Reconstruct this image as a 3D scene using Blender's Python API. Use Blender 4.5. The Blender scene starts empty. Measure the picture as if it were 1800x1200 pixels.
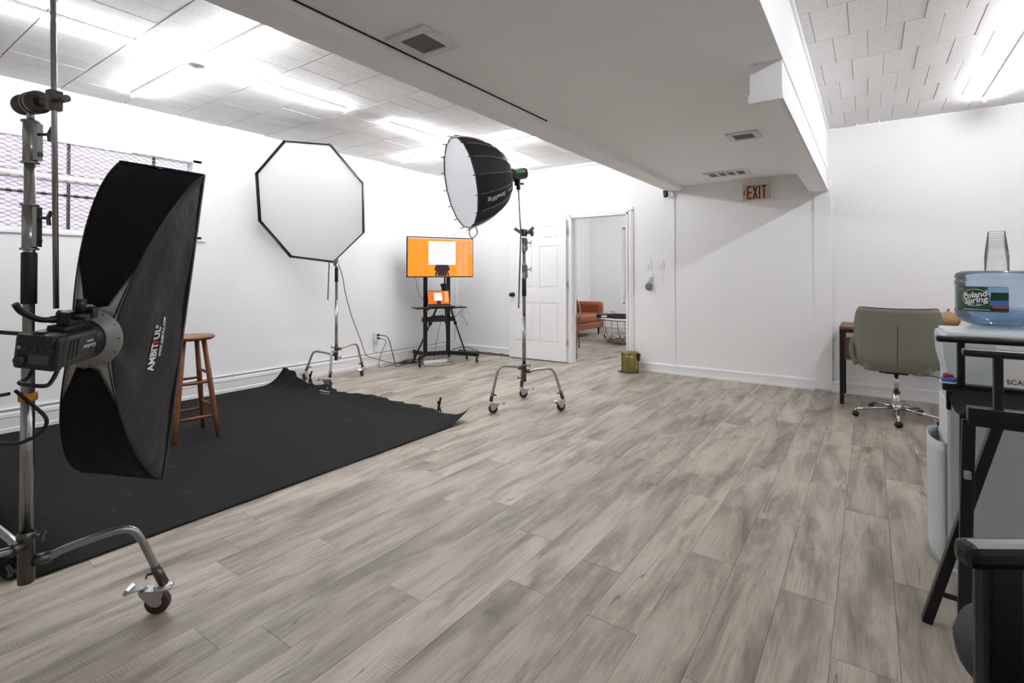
import bpy, bmesh, math, random
from mathutils import Vector, Matrix, Euler, Quaternion
random.seed(7)
D = bpy.data; SC = bpy.context.scene; COL = SC.collection
PI = math.pi
V = Vector

# ------------------------------------------------------------------ camera, world, exposure
cam = D.objects.new('camera', D.cameras.new('camera')); COL.objects.link(cam)
cam.location = (0, 0, 1.23)
cam.rotation_euler = (math.radians(90.6), 0, math.radians(34.9))
cam.data.sensor_width = 36; cam.data.lens = 18.0
cam.data.shift_y = -0.0702; cam.data.clip_start = 0.05
SC.camera = cam
SC.view_settings.view_transform = 'Standard'; SC.view_settings.look = 'None'
SC.view_settings.gamma = 1; SC.view_settings.use_curve_mapping = False
SC.view_settings.exposure = 0.0
SC.cycles.transparent_max_bounces = 48
w = D.worlds.new('world'); SC.world = w; w.use_nodes = True
bg = w.node_tree.nodes['Background']; bg.inputs[0].default_value = (.98, .97, 1, 1); bg.inputs[1].default_value = 3.5
TUBE = 116.0          # radiance of the ceiling tubes

# ------------------------------------------------------------------ helpers
def s2l(c):
    return tuple(((x/12.92) if x <= .04045 else ((x+.055)/1.055)**2.4) for x in c)
def hexc(h):
    return s2l(tuple(int(h[i:i+2], 16)/255 for i in (0, 2, 4)))
MATS = {}
def mat(name, h, rough=.5, metal=0, bump=None, var=0, emit=0, spec=.5, alpha=None, trans=0, coat=0, dist=.002):
    """bump = (scale, strength) of a fine noise; var = large soft tone variation"""
    m = D.materials.new(name); m.use_nodes = True; nt = m.node_tree; n = nt.nodes; l = nt.links
    b = n['Principled BSDF']; c = hexc(h)
    b.inputs['Base Color'].default_value = (*c, 1); b.inputs['Roughness'].default_value = rough
    b.inputs['Metallic'].default_value = metal; b.inputs['Specular IOR Level'].default_value = spec
    if coat: b.inputs['Coat Weight'].default_value = coat
    if trans: b.inputs['Transmission Weight'].default_value = trans
    if emit:
        b.inputs['Emission Color'].default_value = (*c, 1); b.inputs['Emission Strength'].default_value = emit
        if emit < 2: b.inputs['Base Color'].default_value = (*[x*.12 for x in c], 1)
    tc = n.new('ShaderNodeTexCoord')
    if bump:
        ns = n.new('ShaderNodeTexNoise'); ns.inputs['Scale'].default_value = bump[0]; ns.inputs['Detail'].default_value = 3
        bp = n.new('ShaderNodeBump'); bp.inputs['Strength'].default_value = bump[1]; bp.inputs['Distance'].default_value = dist
        l.new(tc.outputs['Object'], ns.inputs['Vector']); l.new(ns.outputs['Fac'], bp.inputs['Height']); l.new(bp.outputs[0], b.inputs['Normal'])
    if var:
        n2 = n.new('ShaderNodeTexNoise'); n2.inputs['Scale'].default_value = 3.2; n2.inputs['Detail'].default_value = 5
        mx = n.new('ShaderNodeMixRGB'); mx.blend_type = 'MIX'
        l.new(tc.outputs['Object'], n2.inputs['Vector']); l.new(n2.outputs['Fac'], mx.inputs[0])
        mx.inputs[1].default_value = (*[x*(1-var) for x in c], 1); mx.inputs[2].default_value = (*[min(1, x*(1+var)) for x in c], 1)
        l.new(mx.outputs[0], b.inputs['Base Color'])
    MATS[name] = m
    return m

def frame(z, up=(0, 0, 1)):
    """3x3 matrix with Z along z"""
    z = V(z).normalized(); u = V(up)
    if abs(z.dot(u)) > .99: u = V((1, 0, 0))
    x = u.cross(z).normalized(); y = z.cross(x)
    return Matrix((x, y, z)).transposed()

class MB:
    def __init__(s): s.v = []; s.f = []; s.sm = []; s.M = None
    def add(s, vs, fs, smooth=False):
        o = len(s.v)
        s.v += [(s.M @ V(p)) if s.M else V(p) for p in vs]
        s.f += [tuple(i+o for i in f) for f in fs]; s.sm += [smooth]*len(fs)
        return s
    def box(s, c, d, R=None, bev=0):
        """box centre c, size d, optional 3x3 rotation, optional chamfer of all edges"""
        x, y, z = d[0]/2, d[1]/2, d[2]/2
        if not bev:
            vs = [V((a*x, b*y, e*z)) for a in (-1, 1) for b in (-1, 1) for e in (-1, 1)]
            fs = [(0, 1, 3, 2), (4, 6, 7, 5), (0, 4, 5, 1), (2, 3, 7, 6), (0, 2, 6, 4), (1, 5, 7, 3)]
        else:
            bm = bmesh.new(); bmesh.ops.create_cube(bm, size=1)
            for q in bm.verts: q.co = V((q.co.x*d[0], q.co.y*d[1], q.co.z*d[2]))
            bmesh.ops.bevel(bm, geom=list(bm.edges), offset=min(bev, min(d)*.45), segments=2, affect='EDGES', profile=.6)
            bm.verts.index_update(); vs = [q.co.copy() for q in bm.verts]; fs = [tuple(q.index for q in f.verts) for f in bm.faces]; bm.free()
        if R is not None: vs = [R @ p for p in vs]
        return s.add([p+V(c) for p in vs], fs)
    def bar(s, a, b, wx, wy, up=(0, 0, 1), bev=0):
        a = V(a); b = V(b); R = frame(b-a, up)
        return s.box((a+b)/2, (wx, wy, (b-a).length), R, bev)
    def tube(s, pts, r, n=12, cap=True, closed=False):
        P = [V(p) for p in pts]; N = len(P)
        rr = r if isinstance(r, (list, tuple)) else [r]*N
        rings = []; prev = None
        for i in range(N):
            if closed: t = P[(i+1) % N]-P[i-1]
            else: t = P[min(i+1, N-1)]-P[max(i-1, 0)]
            t.normalize()
            if prev is None: R = frame(t)
            else:
                q = prev.rotation_difference(t); R = q.to_matrix() @ R
            prev = t.copy()
            rings.append([P[i] + R @ V((math.cos(2*PI*k/n)*rr[i], math.sin(2*PI*k/n)*rr[i], 0)) for k in range(n)])
        vs = [p for r_ in rings for p in r_]; fs = []
        for i in range(N if closed else N-1):
            j = (i+1) % N
            for k in range(n): fs.append((i*n+k, i*n+(k+1) % n, j*n+(k+1) % n, j*n+k))
        s.add(vs, fs, True)
        if cap and not closed:
            o = len(vs); s.f.append(tuple(len(s.v)-o+k for k in range(n-1, -1, -1))); s.sm.append(False)
            s.f.append(tuple(len(s.v)-n+k for k in range(n))); s.sm.append(False)
        return s
    def cyl(s, a, b, r, n=16): return s.tube([a, b], r, n)
    def lathe(s, prof, c=(0, 0, 0), ax=(0, 0, 1), n=32, smooth=True, R=None):
        """prof: list of (radius, height)"""
        R = R or frame(ax); c = V(c); vs = []; fs = []
        for r, h in prof:
            for k in range(n):
                a = 2*PI*k/n; vs.append(c + R @ V((r*math.cos(a), r*math.sin(a), h)))
        for i in range(len(prof)-1):
            for k in range(n): fs.append((i*n+k, i*n+(k+1) % n, (i+1)*n+(k+1) % n, (i+1)*n+k))
        return s.add(vs, fs, smooth)
    def prism(s, poly, a, b, R=None, c=(0, 0, 0)):
        """poly in local xy, extruded local z from a to b"""
        n = len(poly); vs = [V((x, y, a)) for x, y in poly]+[V((x, y, b)) for x, y in poly]
        if R is not None: vs = [R @ p for p in vs]
        vs = [p+V(c) for p in vs]
        fs = [tuple(range(n-1, -1, -1)), tuple(range(n, 2*n))]+[(k, (k+1) % n, n+(k+1) % n, n+k) for k in range(n)]
        return s.add(vs, fs)
    def grid(s, fn, nu, nv, smooth=True, flip=False, cu=False):
        vs = [fn(i/nu, j/nv) for i in range(nu+(0 if cu else 1)) for j in range(nv+1)]; fs = []
        for i in range(nu):
            i2 = (i+1) % nu if cu else i+1
            for j in range(nv):
                q = (i*(nv+1)+j, i2*(nv+1)+j, i2*(nv+1)+j+1, i*(nv+1)+j+1)
                fs.append(q[::-1] if flip else q)
        return s.add(vs, fs, smooth)
    def sphere(s, c, r, sx=1, sy=1, sz=1, n=20, m=12, R=None):
        R = R or Matrix.Identity(3)
        return s.grid(lambda u, v: V(c)+R @ V((r*sx*math.sin(PI*(v*.998+.001))*math.cos(2*PI*u), r*sy*math.sin(PI*(v*.998+.001))*math.sin(2*PI*u), -r*sz*math.cos(PI*(v*.998+.001)))), n, m, True, False, True)
    def build(s, name, m, parent=None, fixn=True):
        me = D.meshes.new(name)
        off = V((0, 0, 0))
        p = parent
        while p is not None: off += p.location; p = p.parent
        me.from_pydata([tuple(q-off) for q in s.v], [], s.f)
        me.polygons.foreach_set('use_smooth', s.sm)
        me.materials.append(MATS[m] if isinstance(m, str) else m); me.update()
        if fixn:
            bm = bmesh.new(); bm.from_mesh(me); bmesh.ops.recalc_face_normals(bm, faces=bm.faces); bm.to_mesh(me); bm.free()
        o = D.objects.new(name, me); COL.objects.link(o); o.parent = parent
        return o

def thing(name, label, cat, loc, group=None, rz=0):
    o = D.objects.new(name, None); COL.objects.link(o); o.location = loc; o.rotation_euler = (0, 0, rz)
    o.empty_display_size = .1
    return tag(o, label, cat, group)
def tag(o, label, cat, group=None):
    o['label'] = label; o['category'] = cat
    if group: o['group'] = group
    return o
def struct(o): o['kind'] = 'structure'; return o
def solo(mb, name, m, label, cat, group=None, org=None):
    """a thing that is one mesh, with its origin at org"""
    o = mb.build(name, m)
    if org is not None:
        o.data.transform(Matrix.Translation(-V(org))); o.location = org
    return tag(o, label, cat, group)
def thick(o, t, off=-1):
    md = o.modifiers.new('thickness', 'SOLIDIFY'); md.thickness = t; md.offset = off; return o
def copy_tree(o, parent=None):
    c = o.copy(); COL.objects.link(c)
    if parent is not None: c.parent = parent
    for ch in list(o.children): copy_tree(ch, c)
    return c
def bez(pts, n=8):
    """Catmull-Rom through points"""
    P = [V(p) for p in pts]; P = [2*P[0]-P[1]]+P+[2*P[-1]-P[-2]]; out = []
    for i in range(1, len(P)-2):
        a, b, c, d = P[i-1:i+3]
        for k in range(n):
            t = k/n
            out.append(.5*((2*b)+(c-a)*t+(2*a-5*b+4*c-d)*t*t+(3*b-a-3*c+d)*t**3))
    out.append(P[-2]); return out
def text(name, body, size, org, xd, yd, m, parent, ext=.0006, sx=1, warp=None, align='CENTER', bold=0, shear=0, label=None):
    """lettering as a mesh: centred at org, reading along xd, up along yd"""
    cu = D.curves.new(name, 'FONT'); cu.body = body; cu.size = size; cu.align_x = align; cu.align_y = 'CENTER'
    cu.extrude = ext; cu.offset = bold; cu.shear = shear; cu.resolution_u = 3
    t = D.objects.new('tmp', cu); COL.objects.link(t)
    me = D.meshes.new_from_object(t.evaluated_get(bpy.context.evaluated_depsgraph_get()))
    D.objects.remove(t)
    me.name = name
    off = V((0, 0, 0)); p = parent
    while p is not None: off += p.location; p = p.parent
    x = V(xd).normalized(); y = V(yd).normalized(); z = x.cross(y)
    for q in me.vertices:
        c = q.co.copy()
        q.co = (warp(c.x*sx, c.y, c.z) if warp else V(org)+x*(c.x*sx)+y*c.y+z*c.z)-off
    me.materials.clear(); me.materials.append(MATS[m])
    o = D.objects.new(name, me); COL.objects.link(o); o.parent = parent
    if label: o['label'] = label
    return o

# ------------------------------------------------------------------ materials
mat('wall', 'F7F7F7', .62, bump=(22, .25), var=.012, dist=.004)
mat('wall_paint', 'ECEBE9', .45, bump=(60, .12))
mat('soffit', 'F8F8F8', .6, bump=(18, .3), var=.03, dist=.004)
mat('trim', 'F6F6F6', .35)
mat('door_white', 'F4F4F4', .38)
mat('steel', 'A2A2A2', .26, .95, bump=(90, .1))
mat('chrome', 'C8C8C8', .14, 1)
mat('dark_steel', '5E5C58', .35, .9)
mat('zinc', 'BFC3C6', .3, .9)
mat('black_rubber', '141414', .6)
mat('black_plastic', '101011', .42)
mat('dark_plastic', '2A2A2B', .45)
mat('black_metal', '0F0F10', .38, .2)
mat('black_fabric', '0B0B0D', .85, bump=(400, .3), spec=.25)
mat('black_nylon', '222226', .42, bump=(9, .6), spec=.5, dist=.02)
mat('navy_nylon', '191B21', .6, bump=(30, .4), spec=.35, dist=.006)
mat('seam', '8C7A66', .6)
mat('silver', 'B4B4B2', .32, .55, bump=(60, .5))
mat('diffuser', 'ECECEA', .75, bump=(7, .25), dist=.006)
mat('diffuser_grey', 'D6D6D8', .75, bump=(9, .3), dist=.006)
mat('ring_grey', '8B8A87', .45, .3)
mat('white_print', 'EDEDED', .6)
mat('red_print', 'B02A38', .6)
mat('green_print', '4FB04A', .5)
mat('orange_tape', 'D08A1C', .6)
mat('mat_black', '131314', .8, bump=(6, .3), var=.16, spec=.15, dist=.003)
mat('stool_wood', '774424', .38, bump=(40, .1), var=.2)
mat('gold', '8A7E50', .28, .95, bump=(70, .05))
mat('bronze', '7A6448', .35, .85)
mat('leather', '8A4828', .42, bump=(55, .2), var=.1)
mat('dark_wood', '2A211C', .5)
mat('desk_wood', '6E4A34', .45, bump=(30, .15), var=.18)
mat('chair_fabric', '7B7A6E', .9, bump=(160, .5), var=.1, spec=.2)
mat('piping', '3C3D38', .8)
mat('cooler', 'C3CACC', .42)
mat('cooler_white', 'DCDFE0', .38)
mat('bin_white', 'C6CBCE', .4)
mat('marble', 'E8E8EA', .25, var=.03)
mat('sign_face', 'C9BFA6', .45)
mat('exit_red', '7E1F1C', .45)
mat('vent_grey', '777775', .8, bump=(45, 1.0), var=.25, dist=.02)
mat('vent_frame', 'E4E4E2', .5)
mat('grey_cloth', '77777A', .9, bump=(300, .4))
mat('strip_grey', '5E5F60', .6)
mat('raw_wood', '8A6A4E', .8, bump=(60, .5))
mat('label_green', '1D4A2E', .45, var=.25)
mat('label_blue', '3C76AE', .45, var=.15)
mat('label_sky', '8DB6D8', .45)
mat('label_dark', '14301F', .5)
mat('label_pink', '9C4A6E', .5)
mat('paper', 'E6E3DE', .7)
mat('ink', '1A1A1A', .6)
mat('blue_plastic', '3E68B8', .4)
mat('red_plastic', 'A82430', .4)
mat('leaf', '5C7A34', .55)
mat('pumpkin', 'A5845C', .5, bump=(20, .5), var=.3)
mat('pumpkin_green', '7C7E52', .5)
mat('mesh_steel', '8A857F', .5, .3)
mat('siding', 'E6D8E4', .6, var=.04)
mat('pink_curtain', 'EFE0E6', .7)
mat('tube_light', 'F8F9FD', .4, emit=TUBE)
mat('screen_orange', 'F59A1E', .3, emit=.95)
mat('screen_pale', 'F5A765', .3, emit=.95)
mat('screen_white', 'F2F3FC', .3, emit=.95)
mat('screen_body', '4A3238', .4, emit=.25)
mat('screen_orange_deep', 'EE7412', .3, emit=.85)
mat('seat_pad', '232428', .8, bump=(300, .4))
mat('lcd', '3E423E', .3)
mat('night_blue', '26364F', .4)

# glass-like plastics
def clear(name, h, tint=.9, rough=.05, ior=1.3):
    m = D.materials.new(name); m.use_nodes = True; n = m.node_tree.nodes; l = m.node_tree.links
    n.clear(); o = n.new('ShaderNodeOutputMaterial'); t = n.new('ShaderNodeBsdfTransparent'); g = n.new('ShaderNodeBsdfGlossy'); d = n.new('ShaderNodeBsdfTranslucent')
    d2 = n.new('ShaderNodeBsdfDiffuse')
    c = (*hexc(h), 1); t.inputs[0].default_value = c; d.inputs[0].default_value = c; d2.inputs[0].default_value = c; g.inputs['Roughness'].default_value = rough
    f = n.new('ShaderNodeFresnel'); f.inputs[0].default_value = ior
    a = n.new('ShaderNodeMixShader'); a.inputs[0].default_value = 1-tint; b = n.new('ShaderNodeMixShader'); e = n.new('ShaderNodeMixShader'); e.inputs[0].default_value = .5
    l.new(d.outputs[0], e.inputs[1]); l.new(d2.outputs[0], e.inputs[2])
    l.new(t.outputs[0], a.inputs[1]); l.new(e.outputs[0], a.inputs[2]); l.new(f.outputs[0], b.inputs[0]); l.new(a.outputs[0], b.inputs[1]); l.new(g.outputs[0], b.inputs[2]); l.new(b.outputs[0], o.inputs[0])
    MATS[name] = m
clear('jug_plastic', 'E0EBF6', .76, .12, 1.35)
clear('water', 'D4E6F6', .8, .03, 1.33)
clear('cup_plastic', 'FFFFFF', .95, .1, 1.12)
clear('pane_glass', 'F2F6F8', .95, .02, 1.4)
clear('film', 'E4E6EA', .5, .2)

# ceiling tile: pitted acoustic board, each tile a little different
def tile_mat(name, h, dv):
    m = mat(name, h, .85); n = m.node_tree.nodes; l = m.node_tree.links; b = n['Principled BSDF']
    tc = n.new('ShaderNodeTexCoord'); oi = n.new('ShaderNodeObjectInfo')
    add = n.new('ShaderNodeVectorMath'); mul = n.new('ShaderNodeVectorMath'); mul.operation = 'SCALE'; mul.inputs['Scale'].default_value = 37
    cb = n.new('ShaderNodeCombineXYZ')
    for i in range(3): l.new(oi.outputs['Random'], cb.inputs[i])
    l.new(cb.outputs[0], mul.inputs[0]); l.new(tc.outputs['Object'], add.inputs[0]); l.new(mul.outputs[0], add.inputs[1])
    ns = n.new('ShaderNodeTexNoise'); ns.inputs['Scale'].default_value = 130; ns.inputs['Detail'].default_value = 4; l.new(add.outputs[0], ns.inputs['Vector'])
    rp = n.new('ShaderNodeValToRGB'); rp.color_ramp.elements[0].position = .36; rp.color_ramp.elements[1].position = .52
    l.new(ns.outputs['Fac'], rp.inputs[0])
    bp = n.new('ShaderNodeBump'); bp.inputs['Strength'].default_value = .45; bp.inputs['Distance'].default_value = .003
    l.new(rp.outputs[0], bp.inputs['Height']); l.new(bp.outputs[0], b.inputs['Normal'])
    c = hexc(h); mx = n.new('ShaderNodeMixRGB'); mx.inputs[1].default_value = (*[x*.85 for x in c], 1); mx.inputs[2].default_value = (*c, 1)
    l.new(rp.outputs[0], mx.inputs[0])
    hs = n.new('ShaderNodeHueSaturation'); mr = n.new('ShaderNodeMapRange'); mr.inputs[3].default_value = 1-dv; mr.inputs[4].default_value = 1+dv*.5
    l.new(oi.outputs['Random'], mr.inputs[0]); l.new(mr.outputs[0], hs.inputs['Value']); l.new(mx.outputs[0], hs.inputs['Color']); l.new(hs.outputs[0], b.inputs['Base Color'])
tile_mat('tile', 'F8F7F5', .05)
tile_mat('tile_smooth', 'F0EEEC', .04)

# floor plank: grey oak vinyl, streaks along Y, saw marks across, a few cracks, tone per plank
def plank_mat():
    m = mat('plank', '9A928A', .4); n = m.node_tree.nodes; l = m.node_tree.links; b = n['Principled BSDF']
    def N(t, **k):
        x = n.new(t)
        for a, v in k.items(): setattr(x, a, v)
        return x
    tc = N('ShaderNodeTexCoord'); oi = N('ShaderNodeObjectInfo'); cb = N('ShaderNodeCombineXYZ')
    l.new(oi.outputs['Random'], cb.inputs[0]); l.new(oi.outputs['Random'], cb.inputs[1])
    sc = N('ShaderNodeVectorMath', operation='SCALE'); sc.inputs['Scale'].default_value = 53; l.new(cb.outputs[0], sc.inputs[0])
    ad = N('ShaderNodeVectorMath'); l.new(tc.outputs['Object'], ad.inputs[0]); l.new(sc.outputs[0], ad.inputs[1])
    def mp(s):
        q = N('ShaderNodeMapping'); q.inputs['Scale'].default_value = s; l.new(ad.outputs[0], q.inputs[0]); return q
    def noise(s, scale, det=6, rough=.6, dis=0):
        q = N('ShaderNodeTexNoise'); q.inputs['Scale'].default_value = scale; q.inputs['Detail'].default_value = det; q.inputs['Roughness'].default_value = rough; q.inputs['Distortion'].default_value = dis
        l.new(mp(s).outputs[0], q.inputs['Vector']); return q
    def ramp(src, stops):
        r = N('ShaderNodeValToRGB'); e = r.color_ramp.elements
        e[0].position, e[0].color = stops[0][0], (*([stops[0][1]]*3 if not isinstance(stops[0][1], tuple) else stops[0][1]), 1)
        e[1].position, e[1].color = stops[-1][0], (*([stops[-1][1]]*3 if not isinstance(stops[-1][1], tuple) else stops[-1][1]), 1)
        for p, c in stops[1:-1]:
            x = e.new(p); x.color = (*([c]*3 if not isinstance(c, tuple) else c), 1)
        l.new(src, r.inputs[0]); return r
    broad = noise((8, 1.4, 1), 1.0, 6, .64, .45)      # soft tone clouds stretched along the board
    grain = noise((90, 3, 1), 1.6, 6, .7, .3)
    fine = noise((260, 9, 1), 1.0, 2)
    base = ramp(broad.outputs['Fac'], [(.28, hexc('655B4F')), (.44, hexc('988D7E')), (.56, hexc('B3A897')), (.72, hexc('C1B7A9'))])
    g = ramp(grain.outputs['Fac'], [(.28, .5), (.5, 1.0)])
    mx = N('ShaderNodeMixRGB', blend_type='MULTIPLY'); mx.inputs[0].default_value = .75; l.new(base.outputs[0], mx.inputs[1]); l.new(g.outputs[0], mx.inputs[2])
    # saw marks across the board, only in patches
    wv = N('ShaderNodeTexWave', wave_type='BANDS', bands_direction='Y'); wv.inputs['Scale'].default_value = 26; wv.inputs['Distortion'].default_value = 3; wv.inputs['Detail'].default_value = 2
    l.new(ad.outputs[0], wv.inputs['Vector'])
    patch = noise((9, 1.6, 1), 1.3, 3); pr = ramp(patch.outputs['Fac'], [(.52, 0.), (.66, 1.)])
    wr = ramp(wv.outputs['Fac'], [(.15, .5), (.5, 1.0)])
    m2 = N('ShaderNodeMixRGB', blend_type='MULTIPLY'); l.new(mx.outputs[0], m2.inputs[1]); l.new(wr.outputs[0], m2.inputs[2])
    k = N('ShaderNodeMath', operation='MULTIPLY'); k.inputs[1].default_value = .5; l.new(pr.outputs[0], k.inputs[0]); l.new(k.outputs[0], m2.inputs[0])
    # cracks: thin level set of a stretched noise, masked
    ck = noise((6, .3, 1), 1.7, 3, .5, .5)
    c1 = N('ShaderNodeMath', operation='SUBTRACT'); c1.inputs[1].default_value = .5; l.new(ck.outputs['Fac'], c1.inputs[0])
    c2 = N('ShaderNodeMath', operation='ABSOLUTE'); l.new(c1.outputs[0], c2.inputs[0])
    cr = ramp(c2.outputs[0], [(.0, 1.), (.007, 0.)])
    cm = noise((5, 1.1, 1), 1.2, 2); cmr = ramp(cm.outputs['Fac'], [(.55, 0.), (.585, 1.)])
    c3 = N('ShaderNodeMath', operation='MULTIPLY'); l.new(cr.outputs[0], c3.inputs[0]); l.new(cmr.outputs[0], c3.inputs[1])
    c4 = N('ShaderNodeMath', operation='MULTIPLY'); c4.inputs[1].default_value = .8; l.new(c3.outputs[0], c4.inputs[0])
    m3 = N('ShaderNodeMixRGB'); l.new(c4.outputs[0], m3.inputs[0]); l.new(m2.outputs[0], m3.inputs[1]); m3.inputs[2].default_value = (*hexc('3A332D'), 1)
    hs = N('ShaderNodeHueSaturation'); mr = N('ShaderNodeMapRange'); mr.inputs[3].default_value = .86; mr.inputs[4].default_value = 1.12
    l.new(oi.outputs['Random'], mr.inputs[0]); l.new(mr.outputs[0], hs.inputs['Value']); l.new(m3.outputs[0], hs.inputs['Color']); hs.inputs['Saturation'].default_value = .85
    l.new(hs.outputs[0], b.inputs['Base Color'])
    rr = N('ShaderNodeMapRange'); rr.inputs[3].default_value = .36; rr.inputs[4].default_value = .52; l.new(grain.outputs['Fac'], rr.inputs[0]); l.new(rr.outputs[0], b.inputs['Roughness'])
    hm = N('ShaderNodeMath', operation='ADD'); l.new(grain.outputs['Fac'], hm.inputs[0]); l.new(fine.outputs['Fac'], hm.inputs[1])
    bp = N('ShaderNodeBump'); bp.inputs['Strength'].default_value = .25; bp.inputs['Distance'].default_value = .0015; l.new(hm.outputs[0], bp.inputs['Height']); l.new(bp.outputs[0], b.inputs['Normal'])
plank_mat()

# studio mat: scuffs and chalk scratches
def scuff(m):
    n = m.node_tree.nodes; l = m.node_tree.links; b = n['Principled BSDF']
    tc = n.new('ShaderNodeTexCoord'); mp = n.new('ShaderNodeMapping'); mp.inputs['Rotation'].default_value = (0, 0, .6); mp.inputs['Scale'].default_value = (1.2, 5, 1)
    ns = n.new('ShaderNodeTexNoise'); ns.inputs['Scale'].default_value = 2.2; ns.inputs['Detail'].default_value = 6; ns.inputs['Roughness'].default_value = .7
    l.new(tc.outputs['Object'], mp.inputs[0]); l.new(mp.outputs[0], ns.inputs['Vector'])
    r = n.new('ShaderNodeValToRGB'); r.color_ramp.elements[0].position = .62; r.color_ramp.elements[0].color = (0, 0, 0, 1); r.color_ramp.elements[1].position = .85; r.color_ramp.elements[1].color = (.5, .5, .5, 1)
    l.new(ns.outputs['Fac'], r.inputs[0])
    old = b.inputs['Base Color'].links[0].from_socket
    mx = n.new('ShaderNodeMixRGB'); l.new(r.outputs[0], mx.inputs[0]); l.new(old, mx.inputs[1]); mx.inputs[2].default_value = (.16, .16, .16, 1); l.new(mx.outputs[0], b.inputs['Base Color'])
scuff(MATS['mat_black'])

# ================================================================== THE ROOM
XL, XR, YB, YF, ZC, ZD = -5.5, 2.35, 6.36, -3.0, 2.77, 2.32
DX0, DX1, DZ = -3.43, -2.58, 2.045        # doorway in the back wall
W0, W1, WZ0, WZ1 = -.2, 2.43, 1.585, 2.37  # window in the left wall

fl = D.objects.new('floor', None); COL.objects.link(fl); struct(fl)
MB().box((-1.6, 4.0, -.03), (9.4, 15.2, .05)).build('subfloor', 'strip_grey', fl)
PW, PL = .183, 1.26
def pix(x, y, z=0):
    a = math.radians(34.9); dx, dy, dz = x, y, z-1.23
    wq = -dx*math.sin(a)+dy*math.cos(a)
    if wq < .05: return None
    return 900+900*(dx*math.cos(a)+dy*math.sin(a))/wq, 483-900*dz/wq
phase = {0: 3.21, -1: 2.26, 1: 2.57, -2: 2.86, -3: 2.33, -4: 1.69, -5: 2.0, -6: 1.70, -8: 1.40, -7: .8, -9: .98, -11: 1.46, -10: 2.1}
pm = MB().box((0, 0, -.004), (PW-.0014, PL-.0014, .008)).build('plank', 'plank', fl)
pm.location = (0, 0, 0); first = True; rest = MB(); count = 0
for k in range(-32, 14):
    x0 = -.11+PW*(k-1) if k < 1 else -.11+PW*(k-1)
    x0 = -.11+PW*(k)      # left edge of the column
    ph = phase.get(k, random.random()*PL)
    for j in range(-5, 12):
        ys = ph+PL*j; ye = ys+PL
        if ye < YF or ys > 11.3: continue
        if x0 > XR or x0+PW < XL-.02: continue
        xc, yc = x0+PW/2, (ys+ye)/2
        vis = False
        for yy in (ys, ys+PL*.25, yc, ys+PL*.75, ye):
            q = pix(xc, yy)
            if q and -40 < q[0] < 1840 and q[1] < 1260: vis = True
        if xc < -2.85 and .6 < ys and ye < 3.25: vis = False
        if ys > YB-.1 and not (-5.3 < xc < -2.7): vis = False
        if ys > 6.0 and not (-5.3 < xc < -2.7): vis = False if ys > YB else vis
        if ye > 6.4 and xc > -1.0: ye2 = 6.4
        if vis and count < 296:
            o = pm if first else pm.copy()
            if not first: COL.objects.link(o)
            o.parent = fl; o.location = (xc, yc, random.uniform(-.0004, .0004)); first = False; count += 1
        else: rest.box((xc, yc, -.004), (PW-.0014, PL-.0014, .008))
ro = rest.build('plank_field', 'plank', fl); ro['kind'] = 'stuff'

# back wall with the doorway and a slightly proud painted column
bw = MB()
bw.box(((XL+DX0)/2-.1, YB+.06, ZC/2), (DX0-XL+.2, .12, ZC)).box(((DX1+XR)/2, YB+.06, ZC/2), (XR-DX1, .12, ZC)).box(((DX0+DX1)/2, YB+.06, (DZ+ZC)/2), (DX1-DX0, .12, ZC-DZ))
bw.box((-.402, YB-.008, 1.17), (.16, .016, 2.3))
struct(bw.build('wall_back', 'wall'))
lw = MB()
ym = (YF+YB)/2; L = YB-YF
lw.box((XL-.08, ym, WZ0/2), (.16, L, WZ0)).box((XL-.08, ym, (WZ1+ZC)/2), (.16, L, ZC-WZ1))
lw.box((XL-.08, (YF+W0)/2, (WZ0+WZ1)/2), (.16, W0-YF, WZ1-WZ0)).box((XL-.08, (W1+YB)/2, (WZ0+WZ1)/2), (.16, YB-W1, WZ1-WZ0))
struct(lw.build('wall_left', 'wall'))
struct(MB().box((XR+.06, ym, ZC/2), (.12, L, ZC)).build('wall_right', 'wall'))
struct(MB().box(((XL+XR)/2, YF-.06, ZC/2), (XR-XL, .12, ZC)).build('wall_front', 'wall'))

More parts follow.
